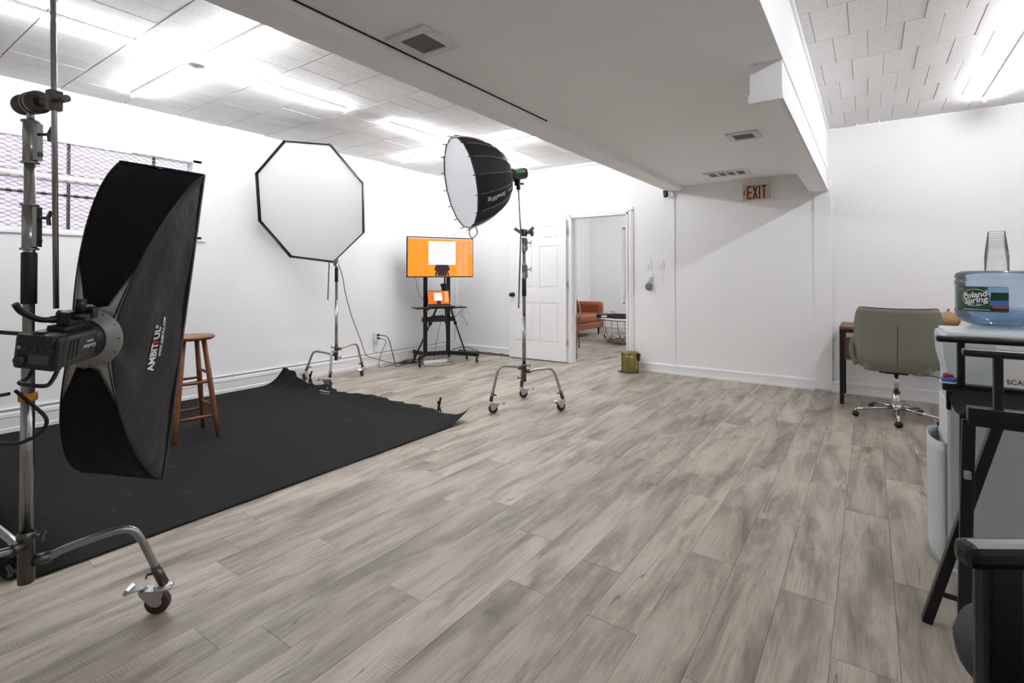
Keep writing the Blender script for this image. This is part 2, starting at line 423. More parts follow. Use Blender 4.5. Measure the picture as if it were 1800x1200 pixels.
# ceilings: slab with separate tiles
def ceil(name, x0, x1, tw, td, ys0, m, stag, gx=.003, gy=.008):
    c = D.objects.new(name, None); COL.objects.link(c); struct(c)
    MB().box(((x0+x1)/2, ym, ZC+.045), (x1-x0, L, .05)).build('backing_board', 'strip_grey', c)
    t = MB().box((0, 0, 0), (tw-gx, td-gy, .02), None, .0022).build('tile', m, c); n = 0; f0 = True; far = MB()
    j = 0; y = ys0
    while y > YF: y -= td; j += 1
    r = 0
    while y < YB:
        x = x1-tw*(0.5 if (r % 2) else 1.0)+(random.uniform(-.02, .02) if stag else 0)
        xs = []
        while x > x0-tw: xs.append(x); x -= tw
        if stag == 0: xs.append(x1-tw*(0.5 if (r % 2) else 1.0)+tw)
        for xx in xs:
            a, b = max(xx, x0), min(xx+tw, x1); ya, yb = max(y, YF), min(y+td, YB)
            if b-a < .03 or yb-ya < .03: continue
            q = pix((a+b)/2, (ya+yb)/2, ZC); vis = q and -80 < q[0] < 1880 and q[1] > -60
            full = abs(b-a-tw) < 1e-4 and abs(yb-ya-td) < 1e-4
            pos = ((a+b)/2, (ya+yb)/2, ZC+.01+random.uniform(-.0012, .0012))
            if vis and n < 295:
                if full:
                    o = t if f0 else t.copy()
                    if not f0: COL.objects.link(o)
                    f0 = False
                else: o = MB().box((0, 0, 0), (b-a-gx, yb-ya-gy, .02), None, .0022).build('tile', m, c)
                o.parent = c; o.location = pos; n += 1
            else: far.box(pos, (b-a-.004, yb-ya-.004, .02))
        y += td; r += 1
    if far.v: far.build('tile_field', m, c)['kind'] = 'stuff'
    return c
ceil('ceiling', XL, -2.0, .21, .437, .885, 'tile', 1)
ceil('ceiling', -.36, XR, .188, .467, 3.45, 'tile_smooth', 0, .0025, .0025)

# dropped plaster ceiling between two beams
dc = MB().box((-1.18, ym, ZD+.25), (1.66, L, .5)); struct(dc.build('ceiling', 'soffit'))
struct(MB().box((-1.963, ym, (2.27+ZC)/2), (.195, L, ZC-2.27)).build('trim_1', 'soffit'))
struct(MB().box((-1.861, (YF+3.1)/2, ZD-.002), (.007, 3.1-YF, .008)).build('gap_shadow', 'black_rubber'))  # black strip standing in for the shadow gap along the left beam
rb = MB().box((-.43, (2.89+YB)/2, (2.12+ZC)/2), (.15, YB-2.89, ZC-2.12)).box((-.43, (YF+2.89)/2, (ZD+ZC)/2), (.15, 2.89-YF, ZC-ZD))
rb.box((-.43, 2.883, 2.14), (.158, .02, .045)).box((-.353, (2.89+YB)/2, 2.135), (.008, YB-2.89, .03)).box((-.512, (2.89+YB)/2, 2.135), (.014, YB-2.89, .03)).box((-.43, 4.6, 2.1175), (.1, 3.4, .005))
struct(rb.build('trim_2', 'wall'))
struct(MB().box((-.345, ym, ZC-.02), (.018, L, .04)).build('trim_3', 'trim'))
struct(MB().box(((XL-2.06)/2, YB-.012, ZC-.018), (-2.06-XL, .024, .036)).box(((XL-2.06)/2, YB-.006, ZC-.05), (-2.06-XL, .012, .02)).build('trim_4', 'trim'))
struct(MB().box((-1.99, YB-.006, 1.15), (.03, .012, 2.26)).build('trim_5', 'wall'))
struct(MB().box((-.86, YB-.003, 2.07), (.8, .006, .006)).build('trim_6', 'wall'))

# baseboards
def base(name, a, b, h=.1, t=.016, nrm=(0, -1)):
    a = V((*a, 0)); b = V((*b, 0)); d = (b-a).normalized(); n_ = V((nrm[0], nrm[1], 0))
    prof = [(0, 0), (t, 0), (t, h*.22), (t*.8, h*.26), (t*.8, h*.72), (t, h*.76), (t*.9, h*.92), (t*.3, h), (0, h)]
    vs = [a+n_*p+V((0, 0, q)) for p, q in prof]+[b+n_*p+V((0, 0, q)) for p, q in prof]; n = len(prof)
    fs = [tuple(range(n)), tuple(range(2*n-1, n-1, -1))]+[(k, n+k, n+(k+1) % n, (k+1) % n) for k in range(n)]
    return struct(MB().add(vs, fs).build(name, 'trim'))
base('baseboard_back', (XL, YB), (DX0-.09, YB), .12)
base('baseboard_back', (DX1+.075, YB), (-.482, YB), .12)
base('baseboard_back', (-.322, YB), (XR, YB), .12)
base('baseboard_left', (XL, YF), (XL, YB), .165, .022, (1, 0))
base('baseboard_right', (XR, YF), (XR, YB), .12, .016, (-1, 0))
# conduit above the left baseboard with clips and the riser in the corner
cd = thing('wall_conduit', 'thin white conduit pipe running along the left wall above the baseboard', 'conduit', (XL+.01, 4, .185))
MB().tube([(XL+.012, -2.9, .195), (XL+.012, YB-.1, .178)], .009, 8).build('pipe', 'trim', cd)
MB().tube([(XL+.012, YB-.1, .178), (XL+.012, YB-.1, 1.9)], .007, 8).build('riser', 'trim', cd)
for y in (1.2, 2.0, 2.75, 3.5, 4.63, 5.3): MB().box((XL+.012, y, .188), (.024, .025, .026), None, .004).build('clip', 'trim', cd)
cs = thing('cable_cover', 'dark grey cable cover strip lying along the back baseboard left of the white door', 'cable cover', (-4.95, YB-.05, 0))
MB().box((-4.95, YB-.045, .014), (1.0, .05, .028), None, .008).build('cover_strip', 'strip_grey', cs)
for x in (-4.85, -4.6): MB().box((x, YB-.045, .027), (.06, .03, .012), None, .003).build('clip', 'black_plastic', cs)

# doorway casing (door_1) with the open six-panel leaf
d1 = D.objects.new('door_1', None); COL.objects.link(d1); d1.location = (DX0, YB, 0); struct(d1)
def casing(x, z0, z1, vert, hx=0):
    m = MB()
    if vert: m.box((x, YB-.009, (z0+z1)/2), (.07, .018, z1-z0), None, .004).box((x, YB-.02, (z0+z1)/2), (.03, .008, z1-z0), None, .003)
    else: m.box((hx, YB-.009, x), (z1-z0, .018, .07), None, .004).box((hx, YB-.02, x), (z1-z0-.05, .008, .03), None, .003)
    return m
casing(DX0-.035, 0, DZ+.035, True).build('casing', 'trim', d1)
casing(DX1+.035, 0, DZ+.035, True).build('casing', 'trim', d1)
casing(DZ+.04, DX0-.07, DX1+.07, False, (DX0+DX1)/2).build('casing', 'trim', d1)
MB().box((DX0+.01, YB+.05, DZ/2), (.02, .16, DZ)).box((DX0+.026, YB+.07, DZ/2), (.012, .04, DZ)).build('jamb', 'trim', d1)
MB().box((DX1-.01, YB+.05, DZ/2), (.02, .16, DZ)).box((DX1-.026, YB+.07, DZ/2), (.012, .04, DZ)).build('jamb', 'trim', d1)
MB().box(((DX0+DX1)/2, YB+.05, DZ-.01), (DX1-DX0, .16, .02)).build('jamb', 'trim', d1)
MB().box((DX1-.0225, YB+.03, .97), (.004, .02, .07)).build('strike_plate', 'dark_steel', d1)
cw = MB()
for i in range(14): cw.box((DX0+.024+random.uniform(0, .006), YB+.1, .06+i*.045), (.012+random.uniform(0, .012), .03, .04))
cw.build('bare_wood_edge', 'raw_wood', d1)
lf = D.objects.new('door_leaf', None); COL.objects.link(lf); lf.parent = d1
ang = math.radians(2.5); lx = V((-math.cos(ang), -math.sin(ang), 0)); ly = V((math.sin(ang), -math.cos(ang), 0)); h0 = V((DX0-.045, YB-.03, .015))
Rl = Matrix((-lx, -ly, V((0, 0, 1)))).transposed()
def dbox(m, u0, u1, z0, z1, t0, t1, bev=0):
    c = h0+lx*((u0+u1)/2)+ly*((t0+t1)/2)+V((0, 0, (z0+z1)/2)); m.box(c, (u1-u0, t1-t0, z1-z0), Rl, bev); return m
DW, DH = .94, 2.0
cols = [(.11, .42), (.52, .83)]; rows = [(.24, .82), (1.02, 1.63), (1.73, 1.92)]
slab = MB(); dbox(slab, 0, DW, 0, DH, .0, .03)
us = [0, .11, .42, .52, .83, DW]
for a, b in ((0, .11), (.42, .52), (.83, DW)): dbox(slab, a, b, 0, DH, .03, .038)
for z0, z1 in ((0, .24), (.82, 1.02), (1.63, 1.73), (1.92, DH)):
    for a, b in cols: dbox(slab, a, b, z0, z1, .03, .038)
slab.build('slab', 'door_white', lf)
for a, b in cols:
    for z0, z1 in rows:
        m = MB(); dbox(m, a+.03, b-.03, z0+.03, z1-.03, .03, .037, .005)
        m.build('door_panel', 'door_white', lf)
kp = h0+lx*(DW-.07)+V((0, 0, .925))
kn = MB().lathe([(.001, .0), (.034, .0), (.034, .008), (.012, .01), (.012, .04), (.027, .046), (.032, .06), (.027, .075), (.001, .08)], kp+ly*.038, ly, 24).build('door_knob', 'black_metal', lf)
for z in (.22, 1.03, 1.78):
    MB().cyl(h0+V((.012, -.012, z)), h0+V((.012, -.012, z+.1)), .009, 10).box(h0+V((.0, -.02, z+.05)), (.03, .004, .1)).build('hinge', 'zinc', lf)

# window_1 in the left wall: recess, frame, bars, glass, expanded-metal screen; neighbour's shutters outside
w1 = D.objects.new('window_1', None); COL.objects.link(w1); w1.location = (XL, 1.2, WZ0); struct(w1)
wm = (W0+W1)/2; wl = W1-W0
fr = MB()
for z in (WZ0+.012, WZ1-.012): fr.box((XL-.07, wm, z), (.14, wl, .024))
for y in (W0+.015, W1-.04): fr.box((XL-.07, y, (WZ0+WZ1)/2), (.14, .03 if y < 0 else .08, WZ1-WZ0))
fr.build('window_frame', 'trim', w1)
MB().box((XL+.006, wm, WZ0-.012), (.03, wl+.06, .02)).build('window_sill', 'trim', w1)
for y in (.35, 1.415, 2.05): MB().box((XL-.115, y, (WZ0+WZ1)/2), (.02, .022, WZ1-WZ0-.03)).build('window_bar', 'black_metal', w1)
MB().box((XL-.115, wm, 1.905), (.02, wl-.05, .02)).build('window_bar', 'black_metal', w1)
MB().tube([(XL-.05, .1, 2.04), (XL-.05, 2.3, 2.04)], .038, 14).build('roller_pipe', 'trim', w1)
MB().box((XL-.01, wm-.3, WZ1-.03), (.012, wl-.6, .012)).build('screen_rail', 'zinc', w1)
MB().box((XL-.125, wm, (WZ0+WZ1)/2), (.005, wl-.04, WZ1-WZ0-.04)).build('pane', 'pane_glass', w1)
sm_ = MB(); dy, dz = .07, .036; y0 = .5; z = WZ0+.02; r = 0
while z < WZ1-.03:
    ny = int((W1-.09-y0)/dy*2)
    for i in range(ny):
        ya = y0+i*dy/2; za = z+(dz/2 if (i+r) % 2 else 0); zb = z+(dz/2 if (i+1+r) % 2 else 0)
        sm_.bar((XL-.02, ya, za), (XL-.02, ya+dy/2, zb), .006, .004)
    z += dz/2; r += 1
mo = sm_.build('mesh_screen', 'mesh_steel', w1); mo['kind'] = 'stuff'
nb = thing('neighbour_shutter', 'pale pinkish corrugated shutter wall outside the mesh screened window', 'shutter', (-6.5, 1.2, 0))
for i in range(17): MB().box((-6.5, 1.4, 1.3+i*.1), (.03, 5.4, .088), Matrix.Rotation(.25, 3, 'Y'), .004).build('slat', 'siding', nb)
# outlet on the left wall with two plugs
ol = thing('wall_outlet', 'white surface-mounted outlet box low on the left wall with two black plugs', 'outlet', (XL, 4.64, .39))
MB().box((XL+.022, 4.64, .392), (.044, .075, .12), None, .004).build('box', 'trim', ol)
for z in (.42, .375): MB().box((XL+.06, 4.645, z), (.035, .026, .024), None, .005).build('plug', 'black_plastic', ol)
MB().tube([(XL+.012, 4.62, .33), (XL+.012, 4.62, .19)], .006, 8).build('pipe', 'trim', ol)

# ------------------------------------------------------------------ tube lights
def tubelamp(mb_l, mb_b, a, b):
    a = V(a); b = V(b); d = (b-a).normalized(); up = V((0, 0, 1))
    mb_l.tube([a, b], .011, 10)
    side = d.cross(up)
    mb_b.bar(a+up*.0205, b+up*.0205, .03, .018, up if abs(d.z) < .9 else (1, 0, 0))
def crossfix(y, label, x=-3.94, z=ZC-.031, arms=((1, 0), (-1, 0), (0, 1), (0, -1))):
    t = thing('ceiling_tube_light', label, 'ceiling light', (x, y, ZC), 'cross shaped tube lights')
    for ax, ay in arms:
        a = (x+ax*.07, y+ay*.09, z); b = (x+ax*1.16, y+ay*1.28, z); l = MB(); k = MB(); tubelamp(l, k, a, b)
        k.build('batten', 'trim', t); l.build('tube', 'tube_light', t)
    MB().lathe([(.001, 0), (.055, 0), (.06, .008), (.05, .03), (.001, .03)], (x, y, ZC-.045), (0, 0, 1), 24).build('hub', 'vent_frame', t)
crossfix(1.70, 'cross of four glowing tubes with round hub, nearest on the left ceiling')
crossfix(4.76, 'far cross of four glowing tubes on the left ceiling, behind the deep round softbox')
def single(x, y0, y1, label):
    t = thing('ceiling_tube_light', label, 'ceiling light', (x, (y0+y1)/2, ZC), 'single tube lights')
    l = MB(); k = MB(); tubelamp(l, k, (x, y0, ZC-.031), (x, y1, ZC-.031)); k.build('batten', 'trim', t); l.build('tube', 'tube_light', t)
single(.83, 3.55, 5.97, 'single glowing tube light on the right ceiling above the water cooler')
single(.83, .2, 2.6, 'unseen single tube light added on the right ceiling, outside the view')  # unseen tube, added to light the foreground floor and low ceiling

# ------------------------------------------------------------------ vents, sign, camera, switches
def vent(x0, x1, y0, y1, label, slots=1, border=.07):
    t = thing('ceiling_vent', label, 'vent', ((x0+x1)/2, (y0+y1)/2, ZD))
    m = MB(); z = ZD-.006; b = border
    for (a, c, e, f) in ((x0-b, x1+b, y0-b, y0), (x0-b, x1+b, y1, y1+b), (x0-b, x0, y0, y1), (x1, x1+b, y0, y1)):
        m.box(((a+c)/2, (e+f)/2, z), (c-a, f-e, .012), None, .003)
    w_ = (x1-x0)/slots
    for i in range(1, slots): m.box((x0+w_*i, (y0+y1)/2, z), (.02, y1-y0, .012))
    m.build('frame', 'vent_frame', t)
    MB().box(((x0+x1)/2, (y0+y1)/2, ZD-.002), (x1-x0, y1-y0, .003)).build('grille_back', 'vent_grey', t)
vent(-1.785, -1.63, 1.64, 1.80, 'square white framed ceiling vent nearest the camera', 1, .046)
vent(-.87, -.725, 4.23, 4.39, 'square white ceiling vent in the middle of the low ceiling', 1, .042)
vent(-1.42, -1.065, 5.70, 5.91, 'wide four slot ceiling vent nearest the exit sign', 4, .04)

ex = thing('exit_sign', 'beige exit sign with dark red letters and left arrow on the back wall', 'sign', (-1.03, YB, 2.16))
MB().box((-1.03, YB-.03, 2.163), (.312, .06, .19), None, .008).build('housing', 'vent_frame', ex)
MB().box((-1.03, YB-.062, 2.163), (.296, .004, .176)).build('face_plate', 'sign_face', ex)
yE = YB-.0655
E_ = MB(); xr = V((1, 0, 0))
def rect(m, x0, x1, z0, z1): m.box(((x0+x1)/2, yE, (z0+z1)/2), (x1-x0, .003, z1-z0))
z0, z1 = 2.088, 2.236
e0 = -1.135
rect(E_, e0, e0+.017, z0, z1)
for a, b in ((z0, z0+.018), (z1-.018, z1), (2.153, 2.171)): rect(E_, e0+.017, e0+.05, a, b)
E_.bar((e0+.066, yE, z0), (e0+.106, yE, z1), .017, .003, (0, 1, 0)).bar((e0+.106, yE, z0), (e0+.066, yE, z1), .017, .003, (0, 1, 0))
rect(E_, e0+.122, e0+.139, z0, z1); rect(E_, e0+.168, e0+.185, z0, z1); rect(E_, e0+.152, e0+.2, z1-.018, z1)
E_.build('lettering', 'exit_red', ex)
MB().bar((-1.148, yE, 2.135), (-1.172, yE, 2.16), .008, .003, (0, 1, 0)).bar((-1.172, yE, 2.16), (-1.148, yE, 2.185), .008, .003, (0, 1, 0)).build('arrow', 'ink', ex)

sc_ = thing('security_camera', 'small black security camera under the beam end beside the back wall', 'camera', (-2.0, YB, 2.24))
MB().box((-1.995, YB-.03, 2.225), (.03, .06, .05), None, .006).build('mount', 'trim', sc_)
MB().box((-2.065, YB-.07, 2.235), (.055, .05, .09), Matrix.Rotation(-.12, 3, 'Y'), .016).build('body', 'black_plastic', sc_)

def plate(name, label, x0, x1, z0, z1, knob, group=None):
    t = thing(name, label, 'switch', ((x0+x1)/2, YB, (z0+z1)/2))
    MB().box(((x0+x1)/2, YB-.004, (z0+z1)/2), (x1-x0, .008, z1-z0), None, .003).build('plate', 'trim', t)
    if knob == 1: MB().box(((x0+x1)/2, YB-.0095, (z0+z1)/2-.012), (.022, .008, .05), Matrix.Rotation(.15, 3, 'X'), .002).build('lever', 'trim', t)
    if knob == 2: MB().box(((x0+x1)/2, YB-.0095, (z0+z1)/2-.015), (.028, .009, .035), None, .003).build('lever', 'trim', t)
    return t
plate('light_switch', 'white light switch nearest the door casing, upper left of the wall plates', -2.355, -2.275, 1.302, 1.419, 1)
plate('light_switch', 'white dimmer switch at the upper right of the wall plates', -2.197, -2.113, 1.3, 1.417, 2)
plate('blank_plate', 'blank white wall plate at the lower right of the switches', -2.193, -2.119, 1.11, 1.223, 0)['category'] = 'wall plate'
sp = thing('smart_speaker', 'round grey cloth speaker hanging from a white plug holder under the switches', 'speaker', (-2.3, YB, 1.1))
MB().box((-2.29, YB-.005, 1.2), (.075, .01, .115), None, .003).box((-2.29, YB-.025, 1.185), (.04, .04, .045), None, .01).build('plug_holder', 'trim', sp)
MB().lathe([(.001, 0), (.047, 0), (.049, .008), (.04, .03), (.02, .036), (.001, .037)], (-2.3, YB-.012, 1.082), (0, -1, 0), 28).build('speaker_body', 'grey_cloth', sp)
MB().tube(bez([(-2.27, YB-.03, 1.17), (-2.255, YB-.02, 1.12), (-2.26, YB-.02, 1.09)]), .004, 6).build('cord', 'trim', sp)

# ------------------------------------------------------------------ black studio mat
sm = thing('studio_mat', 'large black rubber floor mat with curled torn far edge under the wooden stool', 'mat', (-4.1, 1.9, 0))
MX0, MX1, MY0, MY1 = XL+.03, -2.77, .6, 3.34
def A_(x):  # lift of the far edge
    pts = [(-5.5, .17), (-5.25, .16), (-5.0, .07), (-4.9, .035), (-4.72, .07), (-4.55, .015), (-4.2, .035), (-3.8, .045), (-3.4, .035), (-3.0, .02), (-2.77, .055)]
    for (a, p), (b, q) in zip(pts, pts[1:]):
        if a <= x <= b: return p+(q-p)*(x-a)/(b-a)
    return pts[-1][1]
def edgey(x): return MY1+.02*math.sin(x*9)+.014*math.sin(x*31)-.06*math.exp(-((x+4.78)/.05)**2)-(.03 if -4.66 < x < -4.6 else 0)
def matf(u, v):
    x = MX0+(MX1-MX0)*u; y1 = edgey(x)
    v = v**.6 if v > 0 else 0
    y = MY0+(y1-MY0)*v
    d = max(0, (y-(y1-.34))/.34); z = .006+A_(x)*d**2.2
    if x < -4.95: y -= .06*d*d
    ed = max(0, (x-(MX1-.12))/.12); z += .05*ed**2*max(0, (y-(MY1-.25))/.25)
    return V((x, y, z))
mo = MB().grid(matf, 150, 70).build('rubber_sheet', 'mat_black', sm); thick(mo, .003)
MB().tube([(MX0, .56, .045), (-2.84, .56, .045)], .045, 20).build('rolled_end', 'mat_black', sm)
for i in range(7):
    x = -4.45+i*.14+random.uniform(-.03, .03); y = edgey(x)-.03; z = A_(x)+.012
    MB().box((x, y, z), (.05+random.random()*.05, .006, .003), Euler((.4, random.uniform(-.2, .2), random.uniform(.2, 1.2))).to_matrix()).build('torn_edge_strip', 'black_rubber', sm)
for c_, d_, e_ in (((-4.62, 3.24, .03), (.12, .02, .002), (.2, .1, .3)), ((-4.68, 3.3, .045), (.07, .03, .002), (.4, .3, -.4)), ((-4.56, 3.2, .02), (.14, .008, .002), (0, .05, .15)), ((-3.32, 3.33, .035), (.015, .07, .002), (.5, 0, -.3))):
    MB().box(c_, d_, Euler(e_).to_matrix()).build('tape_scrap', 'film', sm)
def clamp(loc, rz, label):
    t = thing('spring_clamp', label, 'clamp', loc, rz=0)
    R = Matrix.Rotation(rz, 3, 'Z'); c = V(loc)
    def q(x, y, z): return c+R @ V((x, y, z))
    MB().bar(q(0, 0, .005), q(.010, .0, .055), .022, .012, bev=.003).bar(q(.010, 0, .05), q(.03, 0, .13), .022, .014, bev=.003).build('jaw', 'black_plastic', t)
    MB().bar(q(.03, 0, .0), q(.014, 0, .05), .022, .012, bev=.003).bar(q(.014, 0, .05), q(.002, 0, .10), .022, .012, bev=.003).build('jaw', 'black_plastic', t)
    MB().cyl(q(.012, -.014, .05), q(.012, .014, .05), .009, 10).build('spring', 'dark_steel', t)
clamp((-3.12, 3.33, .02), 1.2, 'small black spring clamp upright on the mat edge near its right corner')
clamp((-4.98, 3.3, .06), .5, 'small black spring clamp on the mat edge beside the far rolling stand')

# ------------------------------------------------------------------ rolling light stands
def caster(parent, c, rz, s=1.0):
    """c: floor contact below the wheel; fork, wheel, brake as sub-parts of the leg"""
    R = Matrix.Rotation(rz, 3, 'Z'); c = V(c)
    def q(x, y, z): return c+R @ V((x*s, y*s, z*s))
    MB().lathe([(.001, -.012), (.018, -.012), (.019, 0), (.019, .004)], q(0, 0, .0375), q(0, 1, 0)-q(0, 0, 0), 24).lathe([(.019, .004), (.019, .012), (.001, .012)], q(0, 0, .0375), q(0, 1, 0)-q(0, 0, 0), 24).build('wheel_hub', 'zinc', parent)
    MB().lathe([(.019*s, -.011*s), (.033*s, -.0125*s), (.0375*s, -.008*s), (.0375*s, .008*s), (.033*s, .0125*s), (.019*s, .011*s)], q(0, 0, .0375), q(0, 1, 0)-q(0, 0, 0), 28).build('wheel', 'wheel_rubber', parent)
    f = MB()
    for sd in (-1, 1):
        poly = [(-.012, .030), (.012, .030), (.026, .078), (-.05, .078), (-.046, .066)]
        RR = R @ Matrix(((1, 0, 0), (0, 0, -1), (0, 1, 0)))
        f.prism([(x*s, y*s) for x, y in poly], -.0015*s, .0015*s, RR, q(0, sd*.017, 0))
    f.box(q(-.012, 0, .079), (.078*s, .038*s, .003*s), R).cyl(q(0, -.02, .0375), q(0, .02, .0375), .006*s, 10)
    f.lathe([(.001, 0), (.027*s, 0), (.029*s, .006*s), (.022*s, .013*s), (.001, .014*s)], q(.018, 0, .08), (0, 0, 1), 24).build('caster_fork', 'zinc', parent)
    MB().box(q(-.06, 0, .083), (.05*s, .036*s, .004*s), R @ Matrix.Rotation(-.25, 3, 'Y'), .001).box(q(-.086, 0, .082), (.012*s, .04*s, .018*s), R @ Matrix.Rotation(.5, 3, 'Y'), .001).build('brake_pedal', 'zinc', parent)
    return q(.018, 0, .094)
mat('wheel_rubber', '3A2420', .4)
def stand(label, loc, legs, top, tag_group, thick_=1.0):
    """legs: list of (angle, reach, joint height, caster yaw). Column up to z=top"""
    t = thing('light_stand', label, 'light stand', loc, tag_group)
    c = V(loc); k = thick_
    def P_(x, y, z): return c+V((x, y, z))
    mid = .0175*k
    # column sections
    MB().tube([P_(0, 0, .36), P_(0, 0, top*.66)], mid, 20).build('lower_tube', 'steel', t)
    g0, g1 = top*.665, top*.79
    return t, c, P_, mid
def legs_of(t, c, legs, s=1.12):
    for i, (an, reach, zj, yaw) in enumerate(legs):
        d = V((math.cos(an), math.sin(an), 0)); e = c+d*reach
        lp = D.objects.new('leg', None); COL.objects.link(lp); lp.parent = t
        top_ = caster(lp, e-V((math.cos(yaw), math.sin(yaw), 0))*.018*s, yaw, s)
        p = [c+d*.04+V((0, 0, zj)), c+d*reach*.5+V((0, 0, zj+.03))]
        a = c+d*(reach*.62)+V((0, 0, zj+.035)); e2 = top_
        arc = bez([c+d*.05+V((0, 0, zj)), c+d*reach*.30+V((0, 0, zj+.018)), a, a+d*(reach*.13)+V((0, 0, -.012)), a+d*(reach*.2)+V((0, 0, -.055)), e2*.25+(a+d*(reach*.2)+V((0, 0, -.055)))*.75, e2], 8)
        MB().tube(arc, .0125, 14).build('leg_tube', 'steel', lp)
        k = len(arc)-7; dr = (e2-arc[k]).normalized()
        MB().tube([e2-dr*.075, e2-dr*.0], .0165, 14).build('leg_socket', 'dark_steel', lp)
        sd = V((-d.y, d.x, 0))
        MB().cyl(e2-dr*.05, e2-dr*.05-d*.035, .005, 8).bar(e2-dr*.05-d*.035-sd*.018, e2-dr*.05-d*.035+sd*.018, .006, .014, bev=.002).build('socket_knob', 'dark_steel', lp)
def wing(m, p, ax, w=.03):
    """small T-handle screw starting at p along ax"""
    ax = V(ax).normalized(); sd = ax.cross(V((0, 0, 1))).normalized()
    m.cyl(p, p+ax*.03, .005, 8)
    m.bar(p+ax*.034-V((0, 0, w*.9)), p+ax*.03, .012, .007, bev=.002).bar(p+ax*.03, p+ax*.042+V((0, 0, w*.9)), .012, .007, bev=.002)
def column(t, c, top, z_base, kd, lean=V((0, 0, 0))):
    """tubes, collars, rubber grip and hub; kd = outward direction of the knobs"""
    kd = V(kd).normalized()
    def q(z): return c+V((0, 0, z))+lean*z
    MB().tube([q(z_base), q(top*.53)], .0178, 24).build('lower_tube', 'steel', t)
    MB().lathe([(.0185, 0), (.0205, .002), (.0205, .165), (.0185, .168)], q(top*.645), (0, 0, 1), 24).build('grip_sleeve', 'black_rubber', t)
    MB().tube([q(top*.52), q(top*.98)], .0155, 24).build('middle_tube', 'steel', t)
    for z0, z1 in ((top*.745, top*.83), (top*.905, top*.985)):
        m = MB().lathe([(.0155, z0), (.025, z0), (.025, z0+.006), (.0195, z0+.008), (.0195, z1-.06), (.0205, z1-.058), (.0195, z1-.008), (.025, z1-.006), (.025, z1), (.012, z1)], c+lean*z0, (0, 0, 1), 24)
        m.box(q((z0+z1)/2)+kd*.022, (.02, .02, z1-z0-.02), frame((0, 0, 1), kd)); m.build('collar', 'steel', t)
        m = MB(); wing(m, q(z1-.045)+kd*.03, kd, .026); m.build('collar_knob', 'dark_steel', t); MB().cyl(q(z0+.03)+kd*.028, q(z0+.03)+kd*.036, .008, 10).build('collar_screw', 'dark_steel', t)
    h = MB().lathe([(.001, .235), (.021, .235), (.022, .25), (.022, .37), (.026, .375), (.026, .392), (.019, .4)], c, (0, 0, 1), 24)
    return h
def make_stand(name_label, loc, az, cas, top, rot_kd, group='rolling steel light stands', zs=(.30, .335, .365)):
    t = thing('light_stand', name_label, 'light stand', loc, group); c = V(loc)
    hub = column(t, c, top, .38, rot_kd)
    ls = []
    for (a, yaw), zj in zip(zip(az, cas), zs):
        d = V((math.cos(a), math.sin(a), 0)); hub.cyl(c+d*.015+V((0, 0, zj)), c+d*.06+V((0, 0, zj)), .018, 14)
        ls.append((a, .37, zj, yaw))
    hub.build('hub', 'dark_steel', t)
    kd = V(rot_kd).normalized()
    for sg_, zq in ((1, .385), (-1, .27)):
        m = MB(); wing(m, c+kd*.02*sg_+V((0, 0, zq)), kd*sg_, .02); m.build('hub_knob', 'dark_steel', t)
    legs_of(t, c, ls)
    return t
RC = V((math.cos(math.radians(34.9)), math.sin(math.radians(34.9)), 0))     # rightwards in the view
def grip_head(t, c, ax, m_='dark_steel', s=1.0):
    """grip head: two discs and a T-handle along ax"""
    ax = V(ax).normalized()
    MB().lathe([(.001, -.03*s), (.03*s, -.03*s), (.034*s, -.024*s), (.034*s, -.006*s), (.028*s, -.004*s), (.028*s, 0), (.034*s, .002*s), (.034*s, .02*s), (.001, .022*s)], c, ax, 28).build('grip_head', m_, t)
    MB().cyl(c-ax*.03*s, c-ax*.065*s, .008*s, 12).build('handle_shaft', m_, t)
    MB().lathe([(.001, -.008*s), (.03*s, -.006*s), (.033*s, 0), (.03*s, .006*s), (.001, .008*s)], c-ax*.078*s, ax.cross(V((0, 0, 1)))*.5+ax*.85, 20).build('handle', m_, t)

# nearest stand -------------------------------------------------------
s1 = V((-2.245, .468, 0))
a0 = math.atan2(.814-.468, -2.119+2.245)
st1 = make_stand('rolling steel stand nearest the camera at the left frame edge, carrying the rectangular softbox', s1, [a0, a0+2*PI/3, a0-2*PI/3], [.75, 1.2, .3], 1.76, RC)
gh = s1+V((0, 0, 1.79)); MB().tube([s1+V((0, 0, 1.72)), gh], .011, 12).build('spigot', 'steel', st1)
rod_b = V((-2.084, .498, 1.125)); rod_t = V((-2.092, .486, 2.075)); rd = (rod_t-rod_b).normalized()
rod_h = rod_b+rd*((1.775-1.125)/rd.z)
axg = (rod_h-gh); axg.z = -.01; axg.normalize()
grip_head(st1, gh+axg*.035, axg, s=1.05)
MB().box(rod_h, (.036, .03, .062), frame((0, 0, 1), axg), .004).build('arm_clamp_block', 'dark_steel', st1)
MB().tube([gh+axg*.05, rod_h], .016, 14).build('clamp_neck', 'dark_steel', st1)
MB().cyl(rod_h+axg*.01, rod_h+axg*.05, .005, 10).cyl(rod_h+axg*.045, rod_h+axg*.08, .011, 14).build('clamp_screw', 'dark_steel', st1)
boom = solo(MB().tube([rod_b, rod_b+rd*1.42], .0078, 14), 'boom_rod', 'steel', 'thin steel rod held upright by the nearest stand, holding the flash head', 'rod', org=rod_b)

